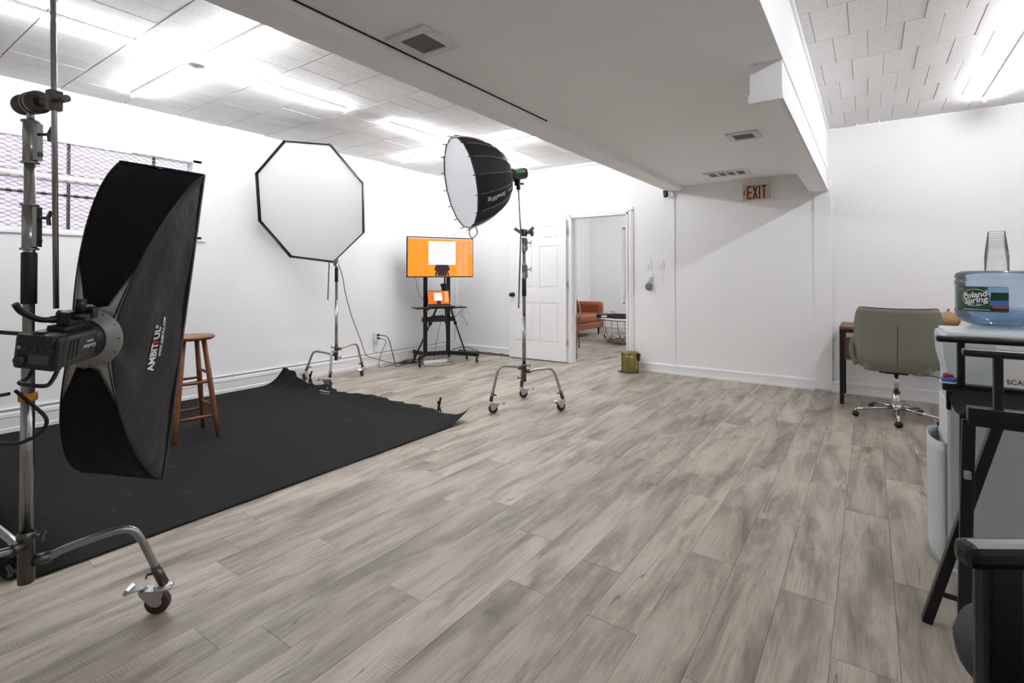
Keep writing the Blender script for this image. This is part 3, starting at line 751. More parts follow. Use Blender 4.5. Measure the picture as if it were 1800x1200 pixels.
# rectangular softbox -------------------------------------------------
def rot3(a, b, c):
    return Matrix.Rotation(a, 3, 'Z') @ Matrix.Rotation(b, 3, 'Y') @ Matrix.Rotation(c, 3, 'X')
SBc = V((-2.349, .824, 1.04)); SM = rot3(-.834, .07, -.151); HH, HW, DD, RR_ = .6145, .1515, .30, .1
def S(a, y, z): return SBc+SM @ V((a, y, z))
sb = thing('strip_softbox', 'tall black rectangular strip softbox seen from behind on the nearest stand', 'softbox', S(DD, 0, 0))
corn = [(-HW, HH), (HW, HH), (HW, -HH), (-HW, -HH)]
def rod_pt(i, t):
    y, z = corn[i]; ry, rz = math.copysign(.062, y), math.copysign(.072, z); th = t*PI/2; w_ = .62
    f = (1-w_)*(1-t)+w_*math.cos(th); a = DD*((1-w_)*t+w_*math.sin(th))
    return a, ry+(y-ry)*f, rz+(z-rz)*f
def panel(i, inner):
    j = (i+1) % 4
    def fn(u, v):
        t = v*(.95 if not inner else 1.0)
        e = 0 if inner else .24*max(0, (t-.74)/.21)**1.2
        uu = e+u*(1-2*e)
        a0_, y0_, z0_ = rod_pt(i, t); a1_, y1_, z1_ = rod_pt(j, t)
        y = y0_+(y1_-y0_)*uu; z = z0_+(z1_-z0_)*uu; a = a0_
        sag = math.sin(PI*uu)*math.sin(PI*min(1, t*1.1))
        k = .012 if i % 2 else .012
        ny, nz = [(0, 1), (1, 0), (0, -1), (-1, 0)][i]
        wr = (.004*math.sin(uu*17+t*5+i)+.004*math.sin(uu*9-t*11)*math.sin(PI*t))*math.sin(PI*uu)
        y -= ny*(k*sag+wr+(.007 if inner else 0)); z -= nz*(k*sag+wr+(.007 if inner else 0))
        if inner: a -= .006*t
        return S(a, y, z)
    return MB().grid(fn, 28, 20)
for i in range(4):
    o = thick(panel(i, False).build('fabric_panel', 'black_fabric' if i != 1 else 'black_nylon', sb), .0015)
    if i == 1: o['label'] = 'glossier black nylon side panel with white lettering'
for i in range(4): panel(i, True).build('silver_lining', 'silver', sb)
rm = MB()
for i in range(4):
    (y0_, z0_), (y1_, z1_) = corn[i], corn[(i+1) % 4]
    rm.bar(S(.002, y0_, z0_), S(.002, y1_, z1_), .006, .012, SM @ V((1, 0, 0)))
rm.build('rim', 'black_nylon', sb)
MB().add([S(-.004, y*.97, z*.99) for y, z in corn], [(0, 1, 2, 3)]).build('front_diffuser', 'diffuser', sb)
for i in range(4):
    MB().tube([S(*[q*1.0 for q in rod_pt(i, t/14)]) for t in range(15)], .0025, 6).build('rod', 'black_metal', sb)
bx = SM @ V((1, 0, 0))
ring = MB().lathe([(.066, -.004), (.098, -.006), (.1, 0), (.098, .008), (.074, .012), (.07, .03), (.064, .03), (.062, 0), (.066, -.004)], S(DD, 0, 0), bx, 48, R=SM @ Matrix(((0, 0, 1), (1, 0, 0), (0, 1, 0))))
ring.build('speed_ring', 'ring_grey', sb)
for k in range(12):
    a_ = 2*PI*k/12+.13; m = MB(); m.bar(S(DD+.0095, math.cos(a_)*.078, math.sin(a_)*.078), S(DD+.0085, math.cos(a_)*.097, math.sin(a_)*.097), .003, .0012, bx)
    m.build('ring_notch', 'dark_plastic', sb)
# lettering on the side panel, reading upwards
def swarp(off):
    def f(x, y, z):
        # x runs up the panel, y towards the ring
        zz = x-.03; yy = off+y
        tt_ = max(.02, min(.9, (yy)/.30))
        a_, y1_, z1_ = rod_pt(1, tt_); a2_, y2_, z2_ = rod_pt(2, tt_)
        uu = (z1_-zz)/(z1_-z2_)
        sag = math.sin(PI*uu)*math.sin(PI*min(1, tt_*1.1)); wr = (.004*math.sin(uu*17+tt_*5+1)+.004*math.sin(uu*9-tt_*11)*math.sin(PI*tt_))*math.sin(PI*uu)
        return S(a_, y1_-(.012*sag+wr)+.0035+z, zz)
    return f
TS = .030
for w_, dx_, m_, k_ in (('AMBIT', -.058, 'white_print', 1), ('F', .001, 'red_print', 1), ('UL', .032, 'white_print', 1), ('®', .058, 'white_print', .5)):
    text('lettering', w_, TS*k_, (0, 0, 0), (1, 0, 0), (0, 1, 0), m_, sb, warp=lambda x, y, z, q=dx_, u_=(.006 if k_ < 1 else 0): swarp(.105)(x+q, y+u_, z), sx=1.25, bold=.0008 if k_ == 1 else .0002, label='red middle letter' if m_ == 'red_print' else None)
text('lettering', 'WWW.AMBITFUL.COM', .012, (0, 0, 0), (1, 0, 0), (0, 1, 0), 'white_print', sb, warp=lambda x, y, z: swarp(.083)(x+.015, y, z), sx=1.2, bold=.0002)

# flash head ----------------------------------------------------------
fh = thing('flash_head', 'dark grey studio flash head fixed to the back of the rectangular softbox', 'flash', S(DD+.16, 0, 0))
MB().lathe([(.001, .02), (.062, .02), (.066, .03), (.06, .07), (.001, .07)], S(DD-.01, 0, 0), bx, 40).build('front_collar', 'black_plastic', fh)
hw, hh = .054, .05; A0, A1 = DD+.045, DD+.20
b = MB(); b.M = None
def rbox(m, a0_, a1_, w_, h_, bev, zc=0, yc=0): m.box(S((a0_+a1_)/2, yc, zc), (a1_-a0_, 2*w_, 2*h_), SM, bev); return m
rbox(MB(), A0, A1, hw, hh, .014).build('body', 'dark_plastic', fh)
rbox(MB(), A1-.004, A1+.035, hw+.003, hh+.002, .012).build('rear_housing', 'black_plastic', fh)
for k in range(3):
    aa = A1-.025-k*.016
    MB().bar(S(aa, hw+.0005, .035), S(aa+.004, hw+.0005, -.028), .003, .005, bx).build('vent_slot', 'ink', fh)
AE = A1+.036
MB().box(S(AE, .012, -.018), (.003, .055, .028), SM, .001).build('display', 'lcd', fh)
for k in range(5):
    MB().lathe([(.001, 0), (.006, 0), (.005, .003), (.001, .003)], S(AE, -.042+k*.021, .012), bx, 12).build('button', 'ring_grey' if k == 0 else 'dark_plastic', fh)
MB().lathe([(.001, 0), (.015, 0), (.013, .012), (.001, .012)], S(AE-.001, -.034, -.024), bx, 24).build('dial', 'dark_plastic', fh)
yb_ = SM @ V((0, 1, 0)); zb_ = SM @ V((0, 0, 1))
text('lettering', 'Godox', .021, S(A0+.045, hw+.0012, .0), bx, -zb_, 'white_print', fh, ext=.0003)
text('lettering', 'MS300B', .009, S(A0+.045, hw+.0012, .017), bx, -zb_, 'white_print', fh, ext=.0003)
hd = MB().tube(bez([S(A1-.02, hw*.6, -hh), S(A1, hw*.6, -hh-.035), S(A1+.03, hw*.6, -hh-.045), S(A1+.03, -hw*.6, -hh-.045), S(A1, -hw*.6, -hh-.035), S(A1-.02, -hw*.6, -hh)], 6), .006, 8)
hd.build('carry_handle', 'black_plastic', fh)
MB().box(S(A0+.06, 0, hh+.008), (.12, .05, .016), SM, .003).box(S(A0+.07, 0, hh+.035), (.05, .036, .045), SM, .006).cyl(S(A0+.07, -.03, hh+.045), S(A0+.07, .055, hh+.045), .012, 14).build('mount_bracket', 'black_plastic', fh)
MB().cyl(S(A0+.07, .03, hh+.06), S(A0+.07, .03, hh+.1), .014, 14).box(S(A0+.02, .03, hh+.05), (.03, .03, .035), SM, .005).build('bracket_knob', 'black_plastic', fh)
MB().tube(bez([S(A0+.08, -.02, hh+.03), S(A0+.13, -.04, hh+.035), S(A0+.17, -.06, hh+.06), S(A0+.185, -.07, hh+.085)], 6), [.012]*3+[.009]*16, 10).build('tilt_lever', 'black_plastic', fh)
MB().box(S(A1+.02, .035, hh-.002), (.06, .03, .022), SM, .004).build('plug', 'black_plastic', fh)
pc = S(A1+.02, .0, hh-.004)
solo(MB().tube(bez([S(A1+.01, .02, hh+.004), pc+V((-.05, -.04, .01)), pc+V((-.12, -.1, .02)), pc+V((-.22, -.17, .04))], 8), .006, 8), 'power_cable', 'black_rubber', 'black power cable plugged into the back of the flash head', 'cable')
# cable loop with orange tie on the pole
lc = s1+V((0, 0, .83))
L_ = [lc+V((.0, -.03, .03)), lc+RC*.035+V((.0, -.03, .0)), lc+RC*.10+V((0, -.03, -.06)), lc+RC*.075+V((0, -.03, -.11)), lc+V((0, -.035, -.14)), lc-RC*.10+V((0, -.03, -.125)), lc-RC*.16+V((0, -.03, -.09)), lc-RC*.08+V((0, -.03, .0)), lc-RC*.02+V((0, -.03, .02))]
cl = thing('cable_loop', 'coiled black cable tied to the nearest stand with an orange strap', 'cable', lc)
MB().tube(bez(L_, 7), .0055, 8).build('cable', 'black_rubber', cl)
MB().lathe([(.019, -.012), (.024, -.013), (.025, 0), (.024, .013), (.019, .012)], lc+V((0, 0, .005)), (0, 0, 1), 20).build('strap', 'orange_tape', cl)

PN = V((-.505, -.834, -.220)).normalized(); PC = V((-3.01, 3.50, 2.053)); PR = .41; PD = .47
# middle stand with the round softbox ----------------------------------
s2 = V((-2.646, 3.99, 0))
def az(c, p): return math.atan2(p[1]-c.y, p[0]-c.x)
st2 = make_stand('rolling steel stand in the middle of the room, carrying the deep round softbox', s2, [az(s2, (-2.781, 3.608)), az(s2, (-2.861, 4.27)), az(s2, (-2.296, 4.086))], [3.75, 3.6, 1.15], 1.60, RC, zs=(.37, .30, .335))
ghp = s2+V((0, 0, 1.62))
grip_head(st2, ghp+V((0, 0, .0)), -RC, s=.95)
m = MB(); m.bar(ghp-RC*.02+V((0, 0, .0)), ghp-RC*.09+V((0, 0, .045)), .014, .03, bev=.005).bar(ghp+RC*.03, ghp+RC*.09+V((0, 0, .055)), .014, .03, bev=.005).box(ghp+V((0, 0, .01)), (.05, .05, .06), None, .01); m.build('wing_handle', 'steel', st2)
r2b = s2-RC*.04+V((0, -.02, .92)); r2t = PC-PN*(PD+.12)+V((0, 0, -.15))
r2m = ghp-RC*.03
solo(MB().tube([r2b, r2m, r2t], .0078, 10), 'boom_rod', 'steel', 'thin steel rod clamped beside the middle stand, supporting the round softbox', 'rod')
pr_ = Matrix((PN.cross(V((0, 0, 1))).normalized(), PN.cross(PN.cross(V((0, 0, 1)))).normalized(), PN)).transposed()   # x = side, y = down, z = facing
ps = thing('parabolic_softbox', 'deep round black softbox with white front and gold ribs on the middle stand', 'softbox', PC-PN*PD)
NR = 16
def prad(t): return .075+(PR-.075)*math.sin(min(1, t)*PI/2)**.95      # t=0 ring, 1 front
def pdep(t): return PD*(1-math.cos(t*PI/2))**.62 if t < 1 else PD
def pp(ang_, t, k=1.0):
    w0 = (ang_*NR/(2*PI)) % 1.0
    fl_ = math.cos(PI/NR)/math.cos((w0-.5)*2*PI/NR)      # flat facets between ribs
    r = prad(t)*(fl_ if True else 1)*k
    r *= 1-.018*math.sin(PI*w0)*math.sin(PI*t)
    th = 1-t; dd = PD*math.sin(th*PI/2)**1.25
    return PC-PN*dd+pr_ @ V((r*math.cos(ang_), r*math.sin(ang_), 0))
for i in range(NR):
    a_ = 2*PI*i/NR
    o = MB().grid(lambda u, v: pp(a_+(2*PI/NR)*(u*.998+.001), v), 4, 18).build('fabric_gore', 'navy_nylon', ps)
    MB().tube([pp(a_+1e-6, .04+.9*k/14, 1.012) for k in range(15)], .0032, 6).build('rib', 'seam', ps)
    e = pp(a_+1e-6, 1.0)
    MB().tube([pp(a_+1e-6, .93, 1.015), e+(e-PC).normalized()*.012, e+(e-PC).normalized()*.014+PN*.03], .0042, 6).build('rib_tip', 'black_metal', ps)
MB().lathe([(.001, -.03), (PR*.5, -.02), (PR*.88, -.012), (PR*.985, -.004)], PC, PN, 48).build('front_diffuser', 'diffuser_grey', ps)
MB().tube([pp(2*PI*k/64+1e-6, 1.0) for k in range(64)], .006, 6, closed=True).build('rim', 'black_nylon', ps)
lo = PC+pr_ @ V((.0, PR, 0))
MB().tube(bez([lo+V((0, 0, 0))-PN*.06, lo-PN*.075+V((0, 0, -.06)), lo-PN*.03+V((0, 0, -.095)), lo+PN*.0+V((0, 0, -.06)), lo-PN*.0], 8), .0045, 6).build('strap_loop', 'black_nylon', ps)
MB().lathe([(.078, -.012), (.088, -.01), (.09, .0), (.088, .014), (.07, .02), (.065, 0), (.078, -.012)], PC-PN*PD, -PN, 40).build('speed_ring', 'zinc', ps)
for i in range(NR):
    a_ = 2*PI*i/NR; p = PC-PN*(PD-.01)+pr_ @ V((.088*math.cos(a_), .088*math.sin(a_), 0))
    MB().box(p, (.014, .014, .022), pr_, .003).build('rib_joint', 'dark_steel', ps)
def gang(): pass
# find the gore that faces the viewer's lower right for its lettering
best = None
for i in range(NR):
    am = 2*PI*(i+.5)/NR; p = pp(am, .5); nrm_ = (p-(PC-PN*.2)).normalized(); vw = (V((0, 0, 1.23))-p).normalized()
    vdown = (p-PC).z
    scv = nrm_.dot(vw)
    if -.17 < vdown < -.02 and (best is None or scv > best[0]): best = (scv, i)
gi = best[1]; ga = 2*PI*(gi+.5)/NR
def pwarp(tc, sgn):
    def f(x, y, z):
        t = tc+sgn*x/ .62; r = prad(t); a_ = ga+PSG*y/r
        q = pp(a_, t, 1.0); n_ = (q-(PC-PN*.25)).normalized()
        return q+n_*(.003+z)
    return f
PSG = 1 if pp(ga+.1, .5).z < pp(ga, .5).z else -1
text('lettering', 'SmallRig', .058, (0, 0, 0), (1, 0, 0), (0, 1, 0), 'white_print', ps, warp=pwarp(.66, 1), bold=.0006)
text('lettering', 'RA-D85', .026, (0, 0, 0), (1, 0, 0), (0, 1, 0), 'white_print', ps, warp=pwarp(.36, 1))
# its lamp
lh = PC-PN*(PD+.0); up_ = -(pr_ @ V((0, 1, 0)))
cl_ = thing('led_lamp', 'short black cylindrical lamp with a green stripe behind the round softbox', 'lamp', lh-PN*.1)
MB().lathe([(.001, 0), (.062, 0), (.064, .01), (.064, .05), (.056, .055), (.056, .175), (.05, .185), (.001, .186)], lh-PN*.012, -PN, 32).build('body', 'black_plastic', cl_)
sd_ = pr_ @ V((1, 0, 0))
vs_ = (V((0, 0, 1.23))-lh); vs_ = (vs_-PN*vs_.dot(PN)).normalized()
sg = MB().grid(lambda u, v: lh-PN*(.075+.09*v)+(Matrix.Rotation((u-.5)*.55, 3, PN) @ (vs_*.8+V((0, 0, .35))).normalized())*.0575, 6, 2).build('stripe', 'green_print', cl_)
MB().lathe([(.02, 0), (.03, .003), (.03, .012), (.02, .015)], lh-PN*.19+V((0, 0, .02)), -PN, 20).build('rear_knob', 'dark_steel', cl_)
MB().box(lh-PN*.11+V((0, 0, -.075)), (.05, .035, .07), None, .008).box(lh-PN*.12+V((0, 0, -.12)), (.03, .03, .06), None, .005).build('mount_bracket', 'black_plastic', cl_)
MB().cyl(lh-PN*.12+V((0, 0, -.09)), lh-PN*.165+V((0, 0, -.1)), .009, 10).sphere(lh-PN*.165+V((0, 0, -.1)), .013).cyl(lh-PN*.11+V((0, 0, -.12)), lh-PN*.13+V((0, 0, -.145)), .006, 8).build('bracket_knob', 'black_plastic', cl_)

# far stand with the octagonal softbox ----------------------------------
s3 = V((-5.1, 3.75, 0))
s3 = V((-5.10, 3.73, 0))
st3 = make_stand('rolling steel stand farthest back by the left wall, carrying the octagonal softbox', s3, [az(s3, (-5.40, 3.569)), az(s3, (-4.838, 3.459)), az(s3, (-5.086, 4.095))], [2.1, .7, 2.2], 1.78, -RC)
solo(MB().tube([V((-5.165, 3.66, .94)), V((-5.14, 3.68, 1.95))], .0075, 10), 'boom_rod', 'steel', 'thin steel rod hanging beside the farthest stand below the octagonal softbox', 'rod')
OC = V((-4.73, 3.115, 1.97)); OM = rot3(5.092, .26, -.081); OR = .654; OPH = 1.919; ON = OM @ V((1, 0, 0))
ob = thing('octagonal_softbox', 'large white octagonal softbox with black rim on the farthest stand', 'softbox', OC-ON*.35)
def ov(k, r, a): return OC+OM @ V((a, r*math.cos(OPH-k*PI/4), r*math.sin(OPH-k*PI/4)))
MB().grid(lambda u, v: (lambda i, f: (ov(i, OR*.985*(1-v)+.0001, -.035-.02*math.sin(PI/2*v))*(1-f)+ov(i+1, OR*.985*(1-v)+.0001, -.035-.02*math.sin(PI/2*v))*f))(int(u*8-1e-9), u*8-int(u*8-1e-9)), 32, 12).build('front_diffuser', 'diffuser', ob)
for k in range(8):
    MB().grid(lambda u, v: ov(k, OR-.0005, -.045+.045*v)*(1-u)+ov(k+1, OR-.0005, -.045+.045*v)*u, 2, 1).build('rim', 'black_nylon', ob)
    thick(ob.children[-1], .004, 1)
    MB().grid(lambda u, v: ov(k, OR*(1-.86*v), -.045-.36*math.sin(v*PI/2))*(1-u)+ov(k+1, OR*(1-.86*v), -.045-.36*math.sin(v*PI/2))*u, 3, 8).build('fabric_panel', 'black_nylon', ob)
    MB().box(ov(k, OR+.004, -.01), (.012, .012, .012), None, .002).build('corner_tab', 'dark_steel', ob)
of = thing('flash_head', 'black flash head hidden behind the octagonal softbox on the farthest stand', 'flash', OC-ON*.5)
MB().lathe([(.001, 0), (.06, 0), (.065, .02), (.06, .24), (.05, .26), (.001, .26)], OC-ON*.40, -ON, 24).build('body', 'dark_plastic', of)
e3 = OC-ON*.52
MB().bar(s3+V((0, 0, 1.75)), e3+V((0, 0, -.06)), .03, .03, bev=.005).build('mount_bracket', 'black_plastic', of)
solo(MB().tube(bez([(-5.11, 3.70, 1.5), (-5.125, 3.83, 1.217), (-5.2, 3.929, 1.01), (-5.3, 4.099, .719), (-5.4, 4.31, .407), (-5.44, 4.44, .178), (-5.44, 4.62, .10), (-5.42, 4.85, .02), (-5.36, 5.0, .008), (-5.27, 5.15, .008)], 7), .0045, 6), 'power_cable', 'black_rubber', 'black cable running from the farthest stand down along the left wall', 'cable')
ob_x = XL+.075
solo(MB().tube(bez([(ob_x, 4.65, .42), (ob_x+.05, 4.75, .38), (ob_x+.04, 4.83, .2), (ob_x+.1, 4.83, .05), (ob_x+.22, 4.75, .008), (ob_x+.2, 4.95, .008), (ob_x+.1, 5.1, .012)], 7), .0055, 6), 'power_cable', 'black_rubber', 'thick black cable hanging from the upper plug of the low wall outlet', 'cable')
solo(MB().tube(bez([(ob_x, 4.65, .375), (ob_x+.05, 4.72, .33), (ob_x+.02, 4.66, .16), (ob_x+.1, 4.56, .01), (ob_x+.1, 4.75, .008), (ob_x+.12, 4.95, .008), (ob_x+.2, 5.15, .008)], 7), .004, 6), 'power_cable', 'black_rubber', 'thin black cable hanging from the lower plug of the low wall outlet', 'cable')
cc = MB()
for k in range(3):
    cx, cy = -5.27+.02*k, 5.03+.03*k
    cc.tube([(cx+.10*math.cos(a*.3+k)*(1+.2*k), cy+.14*math.sin(a*.3+k), .008+.008*k+.012*math.sin(a*.6)**2) for a in range(0, 21)], .005, 6)
solo(cc, 'cable_coil', 'black_rubber', 'tangle of black cable on the floor at the left of the screen cart', 'cable')

# ------------------------------------------------------------------ wooden stool
sc0 = V((-4.245, 1.80, .006)); stl = thing('wooden_stool', 'reddish brown round wooden stool standing on the black mat', 'stool', sc0)
SH = .765
MB().lathe([(.001, SH-.03), (.145, SH-.032), (.163, SH-.022), (.166, SH-.012), (.16, SH-.002), (.13, SH-.001), (.001, SH-.004)], sc0, (0, 0, 1), 40).build('seat', 'stool_wood', stl)
feet = [(-4.057, 1.923), (-4.399, 1.966), (-4.43, 1.66), (-4.085, 1.633)]; tp4 = []
for fx, fy in feet:
    f_ = V((fx, fy, .006)); d = f_-V((sc0.x, sc0.y, .006)); tq = V((sc0.x, sc0.y, SH-.02))+d.normalized()*.105
    tp4.append((f_, tq)); MB().tube([f_, f_*.8+tq*.2, f_*.45+tq*.55, tq], [.0125, .0165, .019, .017], 14).build('leg', 'stool_wood', stl)
for k in range(4):
    for hgt in ((.17, .43) if k % 2 else (.24, .50)):
        a, b_ = tp4[k], tp4[(k+1) % 4]
        p = a[0].lerp(a[1], hgt/SH); q = b_[0].lerp(b_[1], hgt/SH); MB().tube([p, p.lerp(q, .5), q], [.009, .012, .009], 10).build('rung', 'stool_wood', stl)

# ------------------------------------------------------------------ screen on rolling cart, laptop, tripod
tx = V((math.cos(1.071), math.sin(1.071), 0)); tn = V((tx.y, -tx.x, 0))
cc0 = V((-5.06, 5.38, 0)); Rt = Matrix((tx, -tn, V((0, 0, 1)))).transposed()
ct = thing('screen_cart', 'black metal rolling cart with two posts under the wide orange screen', 'cart', cc0)
def T(x, f_, z): return cc0+tx*x+tn*f_+V((0, 0, z))
pos_ = [T(-.17, 0, 0), T(.17, 0, 0)]
for s_ in (-.17, .17): MB().bar(T(s_, 0, .13), T(s_, 0, 1.55), .055, .03, tn, bev=.003).build('post', 'black_metal', ct)
wheels = [V((-4.927, 4.913, 0)), V((-4.526, 5.626, 0)), V((-5.181, 5.777, 0)), V((-5.42, 5.30, 0))]
cen = [T(-.17, 0, .115), T(.17, 0, .115)]
MB().bar(T(-.22, 0, .115), T(.22, 0, .115), .03, .06, bev=.003).build('base_bar', 'black_metal', ct)
for wv, cq in zip(wheels, (cen[0], cen[1], cen[1], cen[0])):
    e = V((wv.x, wv.y, .115)); dr = (e-cq).normalized()
    MB().bar(cq, e+dr*.03, .032, .055, bev=.003).build('base_arm', 'black_metal', ct)
    MB().cyl((wv.x, wv.y, .1), (wv.x, wv.y, .06), .008, 8).box((wv.x, wv.y, .062), (.03, .03, .02), None, .005).lathe([(.001, -.012), (.022, -.012), (.025, -.006), (.025, .006), (.022, .012), (.001, .012)], (wv.x, wv.y, .025), tx, 18).build('caster', 'black_rubber', ct)
MB().box(T(0, .02, .60), (.44, .05, .07), Rt, .006).box(T(-.2, .03, .60), (.05, .09, .06), Rt, .005).box(T(.2, .03, .60), (.05, .09, .06), Rt, .005).prism([(-.12, .03), (.12, .03), (.08, .055), (-.08, .055)], -.01, .01, Matrix((tx, V((0, 0, 1)), tn)).transposed(), T(0, .03, .60)).build('crossbar', 'black_metal', ct)
MB().box(T(-.02, .17, .775), (.72, .26, .018), Rt, .004).bar(T(-.17, .02, .72), T(-.17, .2, .766), .02, .02).bar(T(.17, .02, .72), T(.17, .2, .766), .02, .02).build('shelf', 'black_metal', ct)
MB().box(T(0, .04, 1.45), (.45, .02, .25), Rt, .004).build('mount_plate', 'black_metal', ct)

tvc = V((-4.955, 5.352, 1.478)); TW, TH = .975, .565
tv = thing('display_screen', 'wide flat orange screen with thin black frame on the rolling cart', 'screen', tvc)
def Q(x, z, f_=0): return tvc+tx*x+tn*f_+V((0, 0, z))
MB().box(Q(0, 0, -.02), (TW, .045, TH), Rt, .004).build('housing', 'black_plastic', tv)
MB().box(Q(0, 0, .0035), (TW-.022, .002, TH-.03), Rt).build('display_panel', 'screen_orange', tv)
def srect(x0, x1, z0_, z1_, m, name='display_graphic', f_=.006, S_=Q, w_=1, dd=.001): return MB().box(S_((x0+x1)/2, (z0_+z1_)/2, f_), (x1-x0, dd, z1_-z0_), Rt).build(name, m, tv)
srect(.235, .40, -.262, .262, 'screen_pale'); srect(.40, .475, .05, .262, 'screen_pale'); srect(.16, .235, .19, .262, 'screen_pale')
srect(-.47, .47, .258, .266, 'screen_white')
srect(-.185, .215, -.105, .225, 'screen_white', f_=.0075)
ln = MB()
for k in range(9): ln.box(Q(.012, .19-k*.033, .0085), (.27, .001, .004), Rt)
ln.build('screen_text_lines', 'screen_pale_blue' if 'screen_pale_blue' in MATS else mat('screen_pale_blue', 'D9DEF4', .3, emit=.9), tv)
RS = Matrix((tx, V((0, 0, 1)), tn)).transposed()
fig = [(-.075, -.105), (.105, -.105), (.115, -.13), (.13, -.175), (.10, -.19), (.122, -.262), (.095, -.262), (.08, -.19), (.083, -.262), (-.055, -.262), (-.052, -.19), (-.068, -.262), (-.095, -.262), (-.075, -.19), (-.103, -.172), (-.085, -.13)]
MB().prism(fig, .0085, .0095, RS, tvc).build('display_figure', 'screen_body', tv)
ls_ = MB()
random.seed(3)
for c_ in range(3):
    for k in range(30):
        wd = random.uniform(.008, .045); zz = .235-k*.0165
        if c_ == 2 and zz < .06: continue
        ls_.box(Q((.245, .315, .41)[c_]+wd/2, zz, .0072), (wd, .001, .004), Rt)
ls_.build('screen_text_lines', 'screen_orange_deep', tv)

lpc = T(.0, .2, .785); lt = thing('laptop', 'open black laptop with small orange screen on the cart shelf', 'laptop', lpc)
MB().box(lpc+V((0, 0, .009)), (.33, .22, .016), Rt, .005).build('keyboard_base', 'black_plastic', lt)
Rlp = Matrix((tx, (-tn*.97+V((0, 0, -.24))).normalized(), V((0, 0, 1))*.97-tn*.24)).transposed()
lsc = lpc-tn*.125+V((0, 0, .12))
MB().box(lsc, (.33, .008, .215), Rlp, .003).build('lid', 'black_plastic', lt)
zz_ = Rlp @ V((0, 0, 1)); nn_ = Rlp @ V((0, -1, 0))
def lrect(x0, x1, z0_, z1_, m, name, f_): MB().box(lsc+tx*((x0+x1)/2)+zz_*((z0_+z1_)/2)+nn_*f_, (x1-x0, .001, z1_-z0_), Rlp).build(name, m, lt)
lrect(-.155, .155, -.088, .098, 'screen_orange_deep', 'display_panel', .005); lrect(-.065, .05, -.04, .07, 'screen_white', 'display_graphic', .006)
lrect(-.03, .03, -.088, -.04, 'screen_body', 'display_figure', .006); lrect(.09, .145, -.06, .09, 'screen_pale', 'display_graphic', .006)

tpf = [V((-5.235, 5.10, 0)), V((-4.82, 5.76, 0)), V((-5.40, 5.98, 0))]; ap = V((-5.13, 5.62, 1.02))
tr = thing('camera_tripod', 'black three-legged tripod standing behind the screen cart', 'tripod', (-5.13, 5.62, 0))
for f_ in tpf:
    k = f_.lerp(ap, .52); top_q = ap+(f_-ap).normalized()*.03
    g = D.objects.new('leg', None); COL.objects.link(g); g.parent = tr
    MB().tube([f_+V((0, 0, .03)), k], .011, 10).build('lower_section', 'black_metal', g)
    MB().tube([k, top_q], .015, 10).build('upper_section', 'black_metal', g)
    MB().box(k, (.04, .04, .05), frame(ap-f_), .006).build('leg_lock', 'black_plastic', g)
    MB().sphere(f_+V((0, 0, .02)), .02).build('foot', 'black_rubber', g)
MB().tube([ap-V((0, 0, .25)), ap+V((0, 0, .45))], .012, 12).build('centre_column', 'black_metal', tr)
MB().lathe([(.001, -.03), (.035, -.03), (.05, 0), (.05, .03), (.03, .06), (.001, .07)], ap, (0, 0, 1), 20).box(ap+V((0, 0, .06)), (.12, .06, .05), Rt, .015).build('tripod_head', 'black_plastic', tr)
solo(MB().tube(bez([Q(-.36, -.28, -.03), T(-.28, .05, .98), T(-.2, .05, .86), T(-.17, .05, .78)], 8), .003, 6), 'video_cable', 'black_rubber', 'thin black cable from the lower left of the orange screen to the shelf', 'cable')
solo(MB().tube(bez([T(.1, .1, .76), T(.0, .12, .7), T(.17, .16, .62), T(.33, .16, .74), T(.31, .18, .66), T(.38, .18, .56), T(.4, .18, .5)], 8), .003, 6), 'video_cable', 'black_rubber', 'thin black cable looping below the right side of the laptop shelf', 'cable')
solo(MB().tube(bez([T(.12, -.05, .7), T(.05, -.05, .45), T(-.02, 0, .2), T(-.06, .03, .02)], 8), .003, 6), 'power_cable', 'black_rubber', 'thin black cable dropping between the two cart posts', 'cable')
solo(MB().tube(bez([(-5.1, 5.75, .12), (-5.05, 5.95, .14), (-5.0, 6.15, .08), (-4.95, 6.25, .02)], 8), .006, 6), 'power_cable', 'black_rubber', 'thick black cable behind the screen cart reaching the back wall corner', 'cable')
pw = thing('power_strip', 'white power strip on the floor in front of the screen cart', 'power strip', (-4.98, 5.19, 0))
pd = V((.35, .94, 0)).normalized(); Rp = Matrix((pd, V((-pd.y, pd.x, 0)), V((0, 0, 1)))).transposed(); pc0 = V((-4.985, 5.27, .02))
MB().box(pc0, (.36, .06, .038), Rp, .005).build('body', 'trim', pw)
for k in range(5): MB().box(pc0+pd*(-.13+k*.06)+V((0, 0, .0195)), (.03, .03, .002), Rp).build('socket', 'vent_frame', pw)
solo(MB().tube(bez([pc0-pd*.19, (-4.93, 5.0, .006), (-4.80, 5.06, .005), (-4.68, 5.3, .005), (-4.78, 5.42, .005), (-4.9, 5.4, .01)], 8), .003, 6), 'power_cable', 'dark_plastic', 'thin grey cable curling on the floor in front of the white power strip', 'cable')

